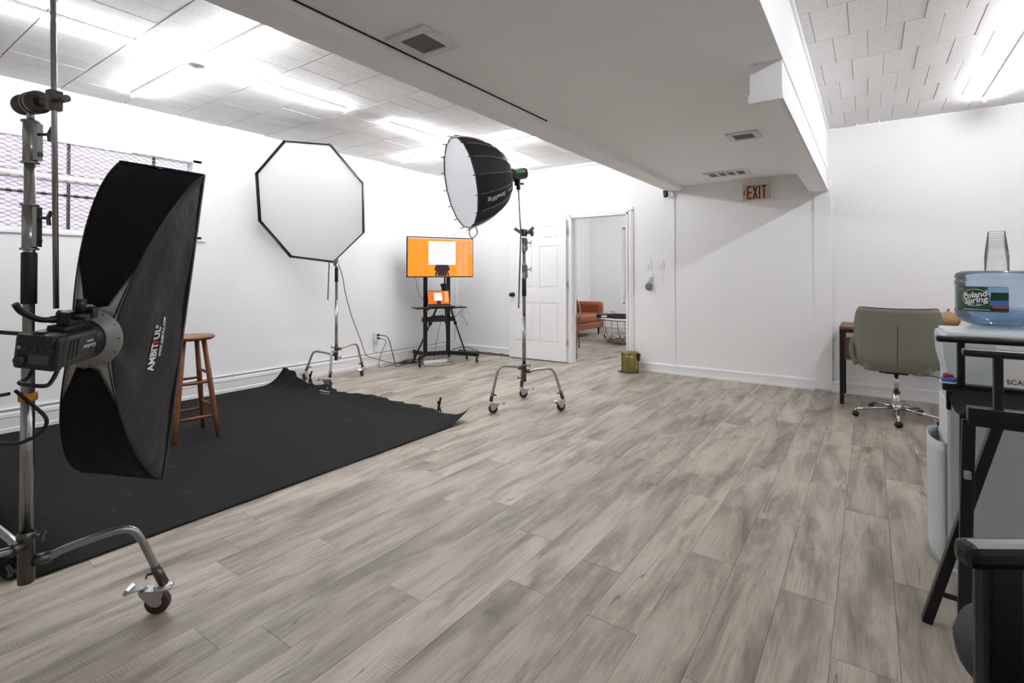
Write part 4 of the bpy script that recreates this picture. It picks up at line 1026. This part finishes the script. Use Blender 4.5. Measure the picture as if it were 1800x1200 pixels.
# ------------------------------------------------------------------ gold pedal bin
bn = V((-2.50, 6.20, 0)); pb = thing('pedal_bin', 'small gold metal pedal bin on the floor beside the door casing', 'bin', bn)
MB().lathe([(.001, .0), (.108, .0), (.11, .012), (.11, .225), (.108, .228)], bn, (0, 0, 1), 40).build('body', 'gold', pb)
MB().lathe([(.112, .226), (.113, .245), (.108, .256), (.05, .262), (.001, .263)], bn, (0, 0, 1), 40).build('lid', 'gold', pb)
MB().box(bn+V((.12, .0, .22)), (.03, .05, .05), None, .008).box(bn+V((.122, .0, .18)), (.016, .03, .06), None, .004).build('hinge', 'black_plastic', pb)
MB().box(bn+V((-.09, -.085, .012)), (.06, .04, .008), Matrix.Rotation(.6, 3, 'Z'), .003).build('pedal', 'black_plastic', pb)
MB().lathe([(.106, 0), (.112, .0), (.112, .01), (.108, .012)], bn, (0, 0, 1), 36).build('base_ring', 'black_plastic', pb)

# ------------------------------------------------------------------ desk and office chair
dk = thing('desk', 'brown wood desk with black metal frame against the back wall', 'desk', (.45, 6.0, 0))
X0, X1, Y0, Y1, ZT = -.235, 1.1, 5.73, 6.3, .745
MB().box(((X0+X1)/2, (Y0+Y1)/2, ZT-.012), (X1-X0, Y1-Y0, .024), None, .002).build('desktop', 'desk_wood', dk)
for x in (X0+.018, X1-.018):
    f = MB()
    for y in (Y0+.018, Y1-.018): f.box((x, y, (ZT-.026)/2+.008), (.034, .034, ZT-.044))
    f.box((x, (Y0+Y1)/2, ZT-.042), (.034, Y1-Y0-.04, .034)).build('leg_frame', 'black_metal', dk)
    for y in (Y0+.018, Y1-.018): MB().cyl((x, y, 0), (x, y, .01), .012, 10).build('foot', 'zinc', dk)
MB().box(((X0+X1)/2, Y0+.018, ZT-.04), (X1-X0-.05, .03, .03)).build('front_rail', 'black_metal', dk)
MB().box(((X0+X1)/2, 6.1, .50), (X1-X0-.06, .018, .22)).build('modesty_panel', 'desk_wood', dk)
gd = thing('pumpkin', 'small speckled orange and green gourd on the desk behind the grey chair', 'gourd', (.585, 6.1, ZT))
MB().grid(lambda u, v: V((.585, 6.1, ZT+.075))+V((.085*(1+.07*math.cos(2*PI*u*8))*math.sin(PI*(v*.98+.01))*math.cos(2*PI*u), .085*(1+.07*math.cos(2*PI*u*8))*math.sin(PI*(v*.98+.01))*math.sin(2*PI*u), -.078*math.cos(PI*(v*.98+.01)))), 48, 14, True, False, True).build('body', 'pumpkin', gd)
MB().tube(bez([(.585, 6.1, ZT+.14), (.587, 6.1, ZT+.165), (.597, 6.1, ZT+.175)]), .006, 8).build('stem', 'dark_wood', gd)
solo(MB().tube(bez([(.12, 6.25, .42), (.2, 6.25, .33), (.35, 6.25, .27), (.5, 6.27, .27), (.62, 6.28, .22)], 8), .004, 6), 'power_cable', 'black_rubber', 'thin black cable sagging along the wall under the brown desk', 'cable')

oc = V((.185, 5.47, 0)); och = thing('office_chair', 'grey green fabric swivel chair on a chrome five-star base at the desk', 'office chair', oc)
MB().cyl(oc+V((0, 0, .06)), oc+V((0, 0, .24)), .027, 20).cyl(oc+V((0, 0, .23)), oc+V((0, 0, .4)), .016, 16).build('gas_column', 'chrome', och)
MB().box(oc+V((0, 0, .405)), (.16, .14, .03), None, .006).box(oc+V((-.07, -.02, .395)), (.1, .015, .015)).build('tilt_mechanism', 'black_metal', och)
MB().cyl(oc+V((0, 0, .075)), oc+V((0, 0, .13)), .036, 20).build('base_hub', 'chrome', och)
for k, (cx, cy) in enumerate([(-.105, 5.386), (.188, 5.166), (.469, 5.39), (.361, 5.733), (.01, 5.768)]):
    d = (V((cx, cy, 0))-oc); dd = d.normalized()
    g = D.objects.new('base_arm', None); COL.objects.link(g); g.parent = och
    MB().tube([oc+dd*.03+V((0, 0, .1)), oc+d*.55+V((0, 0, .085)), oc+d*.97+V((0, 0, .066))], [.017, .014, .010], 10).cyl(oc+d+V((0, 0, .07)), oc+d+V((0, 0, .03)), .006, 8).build('arm_tube', 'chrome', g)
    t_ = V((-dd.y, dd.x, 0)); wv = Matrix.Rotation(.6*k, 3, 'Z') @ t_
    MB().lathe([(.001, -.024), (.018, -.022), (.025, -.012), (.025, -.003), (.02, -.002), (.02, .002), (.025, .003), (.025, .012), (.018, .022), (.001, .024)], oc+d+V((0, 0, .0255)), wv, 20).build('caster', 'black_plastic', g)
# upholstered shell: wraps from the back round to short arms
def shell(off):
    def fn(u, v):
        a_ = (u-.5)*2            # -1..1 left to right
        th = a_*1.62             # wrap angle
        top = .95-.005*math.cos(a_*6) if abs(a_) < .55 else .95-.005-.30*min(1, (abs(a_)-.55)/.2)**.9-.0*abs(a_)
        top = .945+.006*abs(math.sin(a_*2.8)) if abs(a_) < .5 else .948-(.30)*(min(1, (abs(a_)-.5)/.22)**1.6)
        bot = .43
        z = bot+(top-bot)*v
        h = (z-.43)/.52
        wx = .255+.055*math.sin(min(1, h*1.15)*PI/2)-off; wy = .235+.03*h-off
        x = math.sin(th)*wx; y = -math.cos(th)*wy if abs(th) < PI/2 else (abs(th)-PI/2)*.9*wy*3
        # squarer shoulder: superellipse
        s_, c_ = math.sin(th), math.cos(th)
        if abs(th) <= PI/2:
            x = math.copysign(abs(s_)**.6, s_)*wx; y = -abs(c_)**.75*wy
        y -= .07*h*max(0, c_)
        tuck = max(0, .25-v)/.25
        x *= 1-.22*tuck**2; y *= 1-.2*tuck**2
        return oc+V((x, y+.03, z))
    return fn
o = thick(MB().grid(shell(0), 48, 20).build('back_shell', 'chair_fabric', och), .035, 0)
fs_ = shell(0)
MB().tube([fs_(k/48, 1.0)+V((0, 0, .01))+(fs_(k/48, 1.0)-oc).normalized()*.016*V((1, 1, 0)).length*0+V((0, -.016, 0)) for k in range(7, 42)], .005, 6).build('piping', 'piping', och)
MB().tube([fs_(.5, v/12)+V((0, -.019, 0)) for v in range(0, 10)], .003, 6).build('seam', 'piping', och)
for sg_ in (-1, 1):
    o = thick(MB().grid(lambda u, v: oc+V((sg_*(.262+.052*math.sin(PI*min(1, v*.75+.08))-.02*u*u), -.10+.30*u, .455+(.235-.05*u)*v)), 10, 12).build('arm', 'chair_fabric', och), .045, 0)
MB().box(oc+V((0, .05, .455)), (.46, .44, .08), None, .035).build('seat', 'chair_fabric', och)

# ------------------------------------------------------------------ water cooler, jug, cups, bin
wc = thing('water_cooler', 'pale grey floor-standing water cooler at the right frame edge', 'water cooler', (.45, 2.97, 0))
CX0, CX1, CY0, CY1, CT = .272, .60, 2.79, 3.13, .968
cp = [(.0, .0), (.0, .62), (-.002, .80), (-.018, .87), (-.022, .94), (-.02, CT-.005), (-.012, CT), (.328, CT), (.328, 0)]
Rc = Matrix(((1, 0, 0), (0, 0, -1), (0, 1, 0)))
MB().prism([(x, z) for x, z in cp], CY0-CY1, 0, Rc, (CX0, CY0, .012)).build('side_housing', 'cooler', wc)
MB().box((CX0-.002, (CY0+CY1)/2, .36), (.012, CY1-CY0-.03, .66), None, .004).build('front_panel', 'cooler_white', wc)
MB().box(((CX0+CX1)/2-.008, (CY0+CY1)/2, CT+.016), (CX1-CX0+.0, CY1-CY0-.01, .02), None, .008).build('top_cover', 'cooler_white', wc)
MB().box(((CX0+CX1)/2, (CY0+CY1)/2, .008), (CX1-CX0+.02, CY1-CY0+.02, .016), None, .004).build('base_plate', 'cooler_white', wc)
jc = V((.445, 2.965, 0)); jz = CT+.02
MB().lathe([(.14, 0), (.13, .006), (.085, .02), (.075, .03), (.06, .03)], jc+V((0, 0, jz)), (0, 0, 1), 40).build('jug_collar', 'cooler_white', wc)
sk = thing('instruction_card', 'white card with black lettering stuck on the side of the water cooler', 'card', (.47, CY0, .86))
MB().box((.4975, CY0-.0012, .865), (.165, .002, .165)).build('card', 'paper', sk)
text('lettering', 'SCAN ME', .026, (.4975, CY0-.003, .806), (1, 0, 0), (0, 0, 1), 'ink', sk, ext=.0003)

jg = thing('water_jug', 'large clear blue water jug upside down on top of the water cooler', 'jug', jc+V((0, 0, jz)))
jb = jc+V((0, 0, jz+.002)); JR = .1385
prof = [(.028, -.02), (.03, .004), (.07, .022), (.112, .04), (.132, .06), (JR, .085), (JR+.001, .092), (JR-.003, .098), (JR-.003, .195), (JR, .202), (JR, .212), (JR-.004, .218), (JR-.004, .225), (JR, .232), (.134, .246), (.118, .256), (.09, .258), (.08, .25), (.001, .248)]
MB().lathe(prof, jb, (0, 0, 1), 64).build('bottle', 'jug_plastic', jg)
MB().lathe([(r-.004 if r > .01 else .001, z+.002) for r, z in prof[:8]]+[(JR-.008, .1), (.001, .1)], jb, (0, 0, 1), 48).build('water', 'water', jg)
jang = math.atan2(-jc.y, -jc.x)          # direction of the viewer's side
la = math.atan2(jb.y, jb.x)+PI-.42
def jw(x, y, z, r=JR-.0015): a_ = la+x/r; return V((jb.x+math.cos(a_)*(r+z), jb.y+math.sin(a_)*(r+z), jb.z+.14+y))
def jpatch(x0, x1, y0, y1, z, m, name, rr=.006):
    # rounded rectangle patch on the jug
    def fn(u, v):
        y = y0+(y1-y0)*v; ins = 0
        if rr:
            dy_ = min(y-y0, y1-y)
            if dy_ < rr: ins = rr-math.sqrt(max(0, rr*rr-(rr-dy_)**2))
        return jw(x0+ins+(x1-x0-2*ins)*u, y, z)
    return MB().grid(fn, 20, 12).build(name, m, jg)
jpatch(-.092, .092, -.052, .052, .0015, 'label_green', 'label')
jpatch(.03, .0915, .012, .0505, .002, 'label_sky', 'label_picture', 0)
jpatch(.04, .0915, -.004, .028, .0024, 'label_dark', 'label_picture', 0)
jpatch(.035, .0915, -.026, -.004, .0026, 'label_blue', 'label_picture', 0)
jpatch(.045, .0915, -.036, -.022, .003, 'label_pink', 'label_picture', .004)
jpatch(-.0915, .0915, -.051, -.036, .0022, 'label_dark', 'label_picture', .003)
jpatch(-.089, -.058, .032, .048, .0022, 'vent_grey', 'label_picture', 0)
MB().tube([jw(-.012+.049*math.cos(2*PI*k/40), .006+.034*math.sin(2*PI*k/40), .0035) for k in range(40)], .0008, 6, closed=True).build('label_ring', 'white_print', jg)
MB().grid(lambda u, v: jw(-.012+.048*v*math.cos(2*PI*u), .006+.0335*v*math.sin(2*PI*u), .003), 40, 3).build('label_picture', 'label_dark', jg)
def lw_(dx, dy_): return lambda x, y, z: jw(x+dx, y+dy_+.17*x, .0045+z)
text('lettering', 'Poland', .034, (0, 0, 0), (1, 0, 0), (0, 1, 0), 'white_print', jg, warp=lw_(-.012, .017), bold=.0009, ext=.0003, sx=.9)
text('lettering', 'Spring', .034, (0, 0, 0), (1, 0, 0), (0, 1, 0), 'white_print', jg, warp=lw_(-.009, -.005), bold=.0009, ext=.0003, sx=.95)
text('lettering', 'EST. 1845', .009, (0, 0, 0), (1, 0, 0), (0, 1, 0), 'white_print', jg, warp=lambda x, y, z: jw(x-.008, y-.0225, .0045+z), ext=.0002)
text('lettering', '100% NATURAL SPRING WATER', .0065, (0, 0, 0), (1, 0, 0), (0, 1, 0), 'white_print', jg, warp=lambda x, y, z: jw(x-.01, y-.0435, .0045+z), ext=.0002)
# stack of cups
ck = jb+V((.0, .0, .252)); ncup = 8
proto = None
for k in range(ncup):
    zc = k*.0095
    if proto is None:
        proto = thing('plastic_cup', 'clear plastic cup in the upside-down stack on top of the water jug', 'cup', ck, 'clear cups stacked on the water jug')
        MB().lathe([(.0405, .0), (.0405, .003), (.0385, .004), (.0375, .02), (.034, .05), (.0275, .105), (.0265, .107), (.001, .106)], ck, (0, 0, 1), 32).build('cup_wall', 'cup_plastic', proto)
        MB().tube([(ck.x+.0395*math.cos(2*PI*q/32), ck.y+.0395*math.sin(2*PI*q/32), ck.z+.002) for q in range(32)], .0016, 6, closed=True).build('cup_rim', 'cup_plastic', proto)
        c_ = proto
    else: c_ = copy_tree(proto)
    c_.location = ck+V((0, 0, zc)); nth = ('lowest', 'second from the bottom', 'third from the bottom', 'fourth from the bottom', 'fourth from the top', 'third from the top', 'second from the top', 'topmost')[k]
    c_['label'] = 'clear upside-down plastic cup on the water jug, '+nth+' of the stack'
# slim white bin by the cooler
sb_ = thing('slim_bin', 'tall slim white plastic bin with open rounded top beside the water cooler', 'bin', (.24, 2.97, 0))
def binf(off):
    def fn(u, v):
        a_ = PI*.5+PI*u; z = .0+v*.525
        r = .155-off*1; x = .258+math.cos(a_)*(.05 if v > .02 else .046)*1.0*(1-.08*(1-v))+off*.3
        return V((x, 2.965+math.sin(a_)*(r if v > .02 else r-.01), z))
    return fn
bm_ = MB().grid(binf(0), 24, 10); o = thick(bm_.build('bin_wall', 'bin_white', sb_), .005)
MB().box((.262, 2.965, .263), (.006, .30, .52)).build('bin_back', 'bin_white', sb_)
MB().prism([(.262+math.cos(PI*.5+PI*k/16)*.046, 2.965+math.sin(PI*.5+PI*k/16)*.148) for k in range(17)], .003, .01).build('bin_floor', 'bin_white', sb_)

# ------------------------------------------------------------------ director's chairs (black, bar height)
dch = thing('director_chair', 'tall black folding director chair in front of the water cooler', 'folding chair', (.45, 2.42, 0))
YA, YN = 2.635, 2.217
for y, x0 in ((YA, .215), (YN, .247)):
    MB().box((x0+.24, y, .99-.011), (.48, .05, .024), None, .009).build('armrest', 'black_metal', dch)
for y, xs in ((YA, (.29, .62)), (YN, (.333, .64))):
    for x in xs: MB().box((x, y, .89), (.024, .03, .18), None, .006).build('arm_post', 'black_metal', dch)
MB().box((.235+.24, YA+.02, .79), (.48, .04, .028), None, .004).build('seat_rail', 'black_metal', dch)
MB().box((.258+.24, YN, .775), (.48, .045, .06), None, .005).build('seat_rail', 'black_metal', dch)
o = MB().grid(lambda u, v: V((.245+.015*v+.42*u, YA+.02+(YN-YA-.02)*v, .795-.055*math.sin(PI*v))), 4, 14).build('seat_canvas', 'black_fabric', dch); thick(o, .004)
MB().box((.25, (YA+YN)/2+.18, .745), (.012, .04, .07)).build('canvas_hem', 'black_fabric', dch)
def lg(a, b, n='leg', w_=.022, d_=.034, m='black_metal'): MB().bar(a, b, w_, d_, (1, 0, 0), bev=.003).build(n, m, dch)
lg((.262, YN, .76), (.244, YN-.0, .0)); lg((.335, 2.235, .76), (.160, 2.345, .003), w_=.034, d_=.03)
lg((.302, YA, .78), (.296, YA, 0)); lg((.64, YN, .76), (.66, YN, 0)); lg((.66, YA, .78), (.66, YA, 0))
lg((.178, 2.33, .12), (.66, 2.22, .145), 'stretcher', .016, .016); lg((.66, YA, .14), (.66, YN, .14), 'stretcher', .016, .016)
MB().box((.256, 2.2, .585), (.018, .02, .025), None, .003).build('hinge', 'ring_grey', dch)
bk = MB()
for y in (YA, YN): bk.box((.69, y, 1.12), (.026, .026, .34))
bk.build('back_post', 'black_metal', dch)
o = MB().grid(lambda u, v: V((.70+.03*math.sin(PI*u), YN+(YA-YN)*u, 1.12+.16*v)), 10, 3).build('back_canvas', 'black_fabric', dch); thick(o, .004)
# small toy on the far rail
ty = thing('toy_car', 'tiny red and blue toy on the seat rail of the tall black chair', 'toy', (.25, YA+.02, .804))
MB().box((.255, YA+.02, .817), (.045, .03, .02), None, .006).build('toy_base', 'blue_plastic', ty)
MB().sphere((.247, YA+.015, .833), .011).sphere((.263, YA+.02, .829), .009).build('toy_top', 'red_plastic', ty)
MB().box((.255, YA+.02, .806), (.055, .035, .004)).build('tray', 'trim', ty)

# second chair, closest to the camera
e1 = V((.83, .56, 0)).normalized(); e2 = V((-e1.y, e1.x, 0)); R2 = Matrix((e1, e2, V((0, 0, 1)))).transposed()
d2 = thing('director_chair', 'black folding chair at the bottom right corner, closest to the camera', 'folding chair', (.3, .7, 0))
ao = V((.052, .585, .978))
def C2(x, y, z): return V((ao.x, ao.y, 0))+e1*x+e2*y+V((0, 0, z))
for y in (0, -.42):
    MB().box(C2(.235, y, .987), (.44, .022, .021), R2, .007).build('armrest', 'black_metal', d2)
    for x in (.047, .36): MB().box(C2(x, y, .88), (.034, .018, .205), R2, .005).build('arm_post', 'black_metal', d2)
    MB().box(C2(.21, y, .775), (.46, .03, .05), R2, .008).build('seat_rail', 'black_metal', d2)
    for x in (.02, .42): MB().bar(C2(x, y, .76), C2(x, y, 0), .02, .03, e1, bev=.003).build('leg', 'black_metal', d2)
    MB().bar(C2(.02, y, .14), C2(.42, y, .14), .016, .016).build('stretcher', 'black_metal', d2)
o = MB().grid(lambda u, v: C2(.0+.43*u, -.42*v, .80-.05*math.sin(PI*v)), 4, 12).build('seat_canvas', 'black_fabric', d2); thick(o, .004)

# ------------------------------------------------------------------ room beyond the doorway
OX0, OX1, OY = -5.52, -1.2, 11.2
struct(MB().box((OX0-.06, (YB+.12+OY)/2, ZC/2), (.12, OY-YB-.12, ZC)).build('wall_side_left', 'wall'))
struct(MB().box((OX1+.06, (YB+.12+OY)/2, ZC/2), (.12, OY-YB-.12, ZC)).build('wall_side_right', 'wall'))
wx0, wx1, wz0, wz1 = -4.72, -3.6, .55, 2.33
struct(MB().box(((OX0+wx0)/2, OY+.1, ZC/2), (wx0-OX0, .2, ZC)).box(((OX1+wx1)/2, OY+.1, ZC/2), (OX1-wx1, .2, ZC)).box(((wx0+wx1)/2, OY+.1, wz0/2), (wx1-wx0, .2, wz0)).box(((wx0+wx1)/2, OY+.1, (wz1+ZC)/2), (wx1-wx0, .2, ZC-wz1)).build('wall_far', 'wall'))
struct(MB().box(((OX0+OX1)/2, (YB+.12+OY)/2, ZC+.03), (OX1-OX0, OY-YB-.12, .06)).build('ceiling', 'wall'))
base('baseboard_far', (OX0, OY), (OX1, OY), .14); base('baseboard_side', (OX0, YB+.12), (OX0, OY), .14, .016, (1, 0))
w2 = D.objects.new('window_2', None); COL.objects.link(w2); w2.location = (wx0, OY, wz0); struct(w2)
f = MB()
for x in (wx0+.02, wx1-.02): f.box((x, OY+.14, (wz0+wz1)/2), (.04, .04, wz1-wz0))
for z in (wz0+.02, 1.95, wz1-.02): f.box(((wx0+wx1)/2, OY+.14, z), (wx1-wx0, .04, .04))
f.build('window_frame', 'trim', w2)
MB().box(((wx0+wx1)/2, OY+.15, (wz0+wz1)/2), (wx1-wx0-.06, .005, wz1-wz0-.06)).build('pane', 'pane_glass', w2)
cu = thing('pink_curtain', 'narrow sheer pink curtain at the left edge of the window in the far room', 'curtain', (-4.6, OY+.1, wz0))
o = MB().grid(lambda u, v: V((-4.69+.13*u*(.5+.5*v), OY+.09+.012*math.sin(u*14), wz0+.05+(wz1-wz0-.09)*v)), 14, 8).build('drape', 'pink_curtain', cu)
sf = thing('leather_sofa', 'tan leather sofa along the left wall of the room beyond the doorway', 'sofa', (-4.9, 8.7, 0))
SX0, SX1, SY0, SY1 = -5.42, -4.58, 7.7, 9.95
MB().box(((SX0+SX1)/2, (SY0+SY1)/2, .21), (SX1-SX0, SY1-SY0, .13), None, .02).build('base', 'leather', sf)
for k in range(2):
    y0_ = SY0+.14+k*.99; MB().box(((SX0+SX1)/2+.06, y0_+.49, .36), (.72, .975, .17), None, .045).build('seat_cushion', 'leather', sf)
MB().box((SX0+.1, (SY0+SY1)/2, .5), (.2, SY1-SY0, .5), None, .06).build('backrest', 'leather', sf)
for y in (SY0+.07, SY1-.07): MB().box(((SX0+SX1)/2, y, .42), (SX1-SX0+.01, .15, .50), None, .06).build('armrest', 'leather', sf)
for x in (SX0+.1, SX1-.08):
    for y in (SY0+.1, SY1-.1): MB().tube([(x, y, 0), (x, y, .15)], [.018, .026], 10).build('leg', 'dark_wood', sf)
# coffee table with looping wire frame
tc_ = V((-3.62, 8.95, 0)); tb = thing('coffee_table', 'round marble coffee table with bronze looped wire frame beyond the doorway', 'table', tc_)
TR = .56
MB().lathe([(.001, .425), (TR, .425), (TR+.004, .435), (TR, .448), (.001, .448)], tc_, (0, 0, 1), 56).build('tabletop', 'marble', tb)
MB().lathe([(.001, .165), (TR*.86, .165), (TR*.86+.003, .172), (TR*.86, .18), (.001, .18)], tc_, (0, 0, 1), 48).build('lower_shelf', 'marble', tb)
for k in range(12):
    a0_ = 2*PI*k/12; a1_ = a0_+PI/4.2
    def cp_(a_, r, z): return tc_+V((r*math.cos(a_), r*math.sin(a_), z))
    pts = [cp_(a0_, TR*.97, .425), cp_(a0_+.02, TR*.93, .25), cp_(a0_+.08, TR*.86, .12), cp_((a0_+a1_)/2, TR*.72, .02), cp_(a1_-.08, TR*.8, .09), cp_(a1_, TR*.86, .168)]
    MB().tube(bez(pts, 6), .006, 6).build('wire_loop', 'bronze', tb)
MB().tube([(tc_.x+TR*.72*math.cos(2*PI*k/40), tc_.y+TR*.72*math.sin(2*PI*k/40), .012) for k in range(40)], .007, 6, closed=True).build('base_ring', 'bronze', tb)
MB().tube([(tc_.x+TR*.97*math.cos(2*PI*k/48), tc_.y+TR*.97*math.sin(2*PI*k/48), .418) for k in range(48)], .007, 6, closed=True).build('top_ring', 'bronze', tb)
def onb(name, label, cat, c, d, rz, m, extra=None):
    t = thing(name, label, cat, (c[0], c[1], .448)); MB().box((c[0], c[1], .448+c[2]), d, Matrix.Rotation(rz, 3, 'Z'), .004).build('body', m, t); return t
bb = onb('flat_box', 'flat black box with small white tag at the left of the coffee table', 'box', (-3.98, 8.72, .035), (.30, .3, .07), .3, 'black_plastic')
MB().box((-3.96+.02, 8.72-.158, .448+.035), (.1, .004, .035), Matrix.Rotation(.3, 3, 'Z')).build('tag', 'paper', bb)
bb2 = onb('small_box', 'small dark brown box at the middle of the coffee table', 'box', (-3.66, 8.62, .045), (.22, .16, .09), .2, 'dark_wood')
MB().box((-3.70, 8.535, .475), (.05, .004, .014), Matrix.Rotation(.2, 3, 'Z')).build('tag', 'vent_frame', bb2)
o = solo(MB().grid(lambda u, v: V((-4.03+.55*u, 8.83+.3*v, .525+.11*u+.02*math.sin(9*u+4*v))), 10, 6), 'plastic_wrap', 'film', 'crumpled clear plastic wrap lying over the boxes on the coffee table', 'wrap')
bo = thing('fruit_bowl', 'low brown bowl of green leaves on the coffee table', 'bowl', (-3.44, 8.62, .448))
MB().lathe([(.001, .004), (.05, 0), (.09, .03), (.11, .06), (.104, .06), (.085, .034), (.001, .012)], (-3.44, 8.62, .448), (0, 0, 1), 24).build('bowl', 'leather', bo)
random.seed(5)
for k in range(9):
    a_ = k*.7; p = V((-3.44+.05*math.cos(a_), 8.62+.05*math.sin(a_), .51)); q = p+V((.06*math.cos(a_), .06*math.sin(a_), .06+random.random()*.04)); s_ = V((-math.sin(a_), math.cos(a_), 0))*.02
    MB().add([p, p.lerp(q, .5)+s_, q, p.lerp(q, .5)-s_, p.lerp(q, .5)+V((0, 0, .01))], [(0, 1, 4), (1, 2, 4), (2, 3, 4), (3, 0, 4)]).build('leaf', 'leaf', bo)
# round-backed side chair half hidden by the jamb
sc2 = V((-4.02, 7.55, 0)); sd2 = thing('side_chair', 'round-backed metal chair half hidden by the doorway edge in the far room', 'chair', sc2)
MB().tube([sc2+V((0, .21*math.sin(a*PI/20)-0, .45+.0)) if False else sc2+V((.02, .2*math.cos(a*PI/16), .5+.34*math.sin(a*PI/16))) for a in range(17)], .012, 8).build('back_hoop', 'chrome', sd2)
MB().lathe([(.001, .44), (.2, .44), (.21, .46), (.2, .48), (.001, .48)], sc2+V((-.16, 0, 0)), (0, 0, 1), 28).build('seat', 'leather', sd2)
for x, y in ((.0, .16), (.0, -.16), (-.3, .14), (-.3, -.14)): MB().tube([sc2+V((x, y, .45)), sc2+V((x*1.15, y*1.2, 0))], .011, 8).build('leg', 'bronze', sd2)
# unseen tube lamps added to brighten that room
t = thing('ceiling_tube_light', 'pair of unseen tube lights added on the ceiling of the room beyond the doorway', 'ceiling light', (-3.2, 8.8, ZC), 'added far room tube light')
for x_ in (-2.4, -3.6):
    l = MB(); k = MB(); tubelamp(l, k, (x_, 7.9, ZC-.031), (x_, 10.1, ZC-.031)); k.build('batten', 'trim', t); l.build('tube', 'tube_light', t)

# padded stool, only its edge in view at the bottom right corner
ps2 = V((.29, 1.20, 0)); pst = thing('padded_stool', 'black padded stool seat at the bottom right corner under the closest chair arm', 'stool', ps2)
MB().lathe([(.001, .55), (.15, .55), (.168, .565), (.172, .59), (.165, .612), (.14, .622), (.001, .625)], ps2, (0, 0, 1), 40).build('seat', 'seat_pad', pst)
for k in range(4):
    a_ = PI/4+k*PI/2; d = V((math.cos(a_), math.sin(a_), 0)); MB().tube([ps2+d*.17, ps2+d*.11+V((0, 0, .55))], .012, 10).build('leg', 'black_metal', pst)
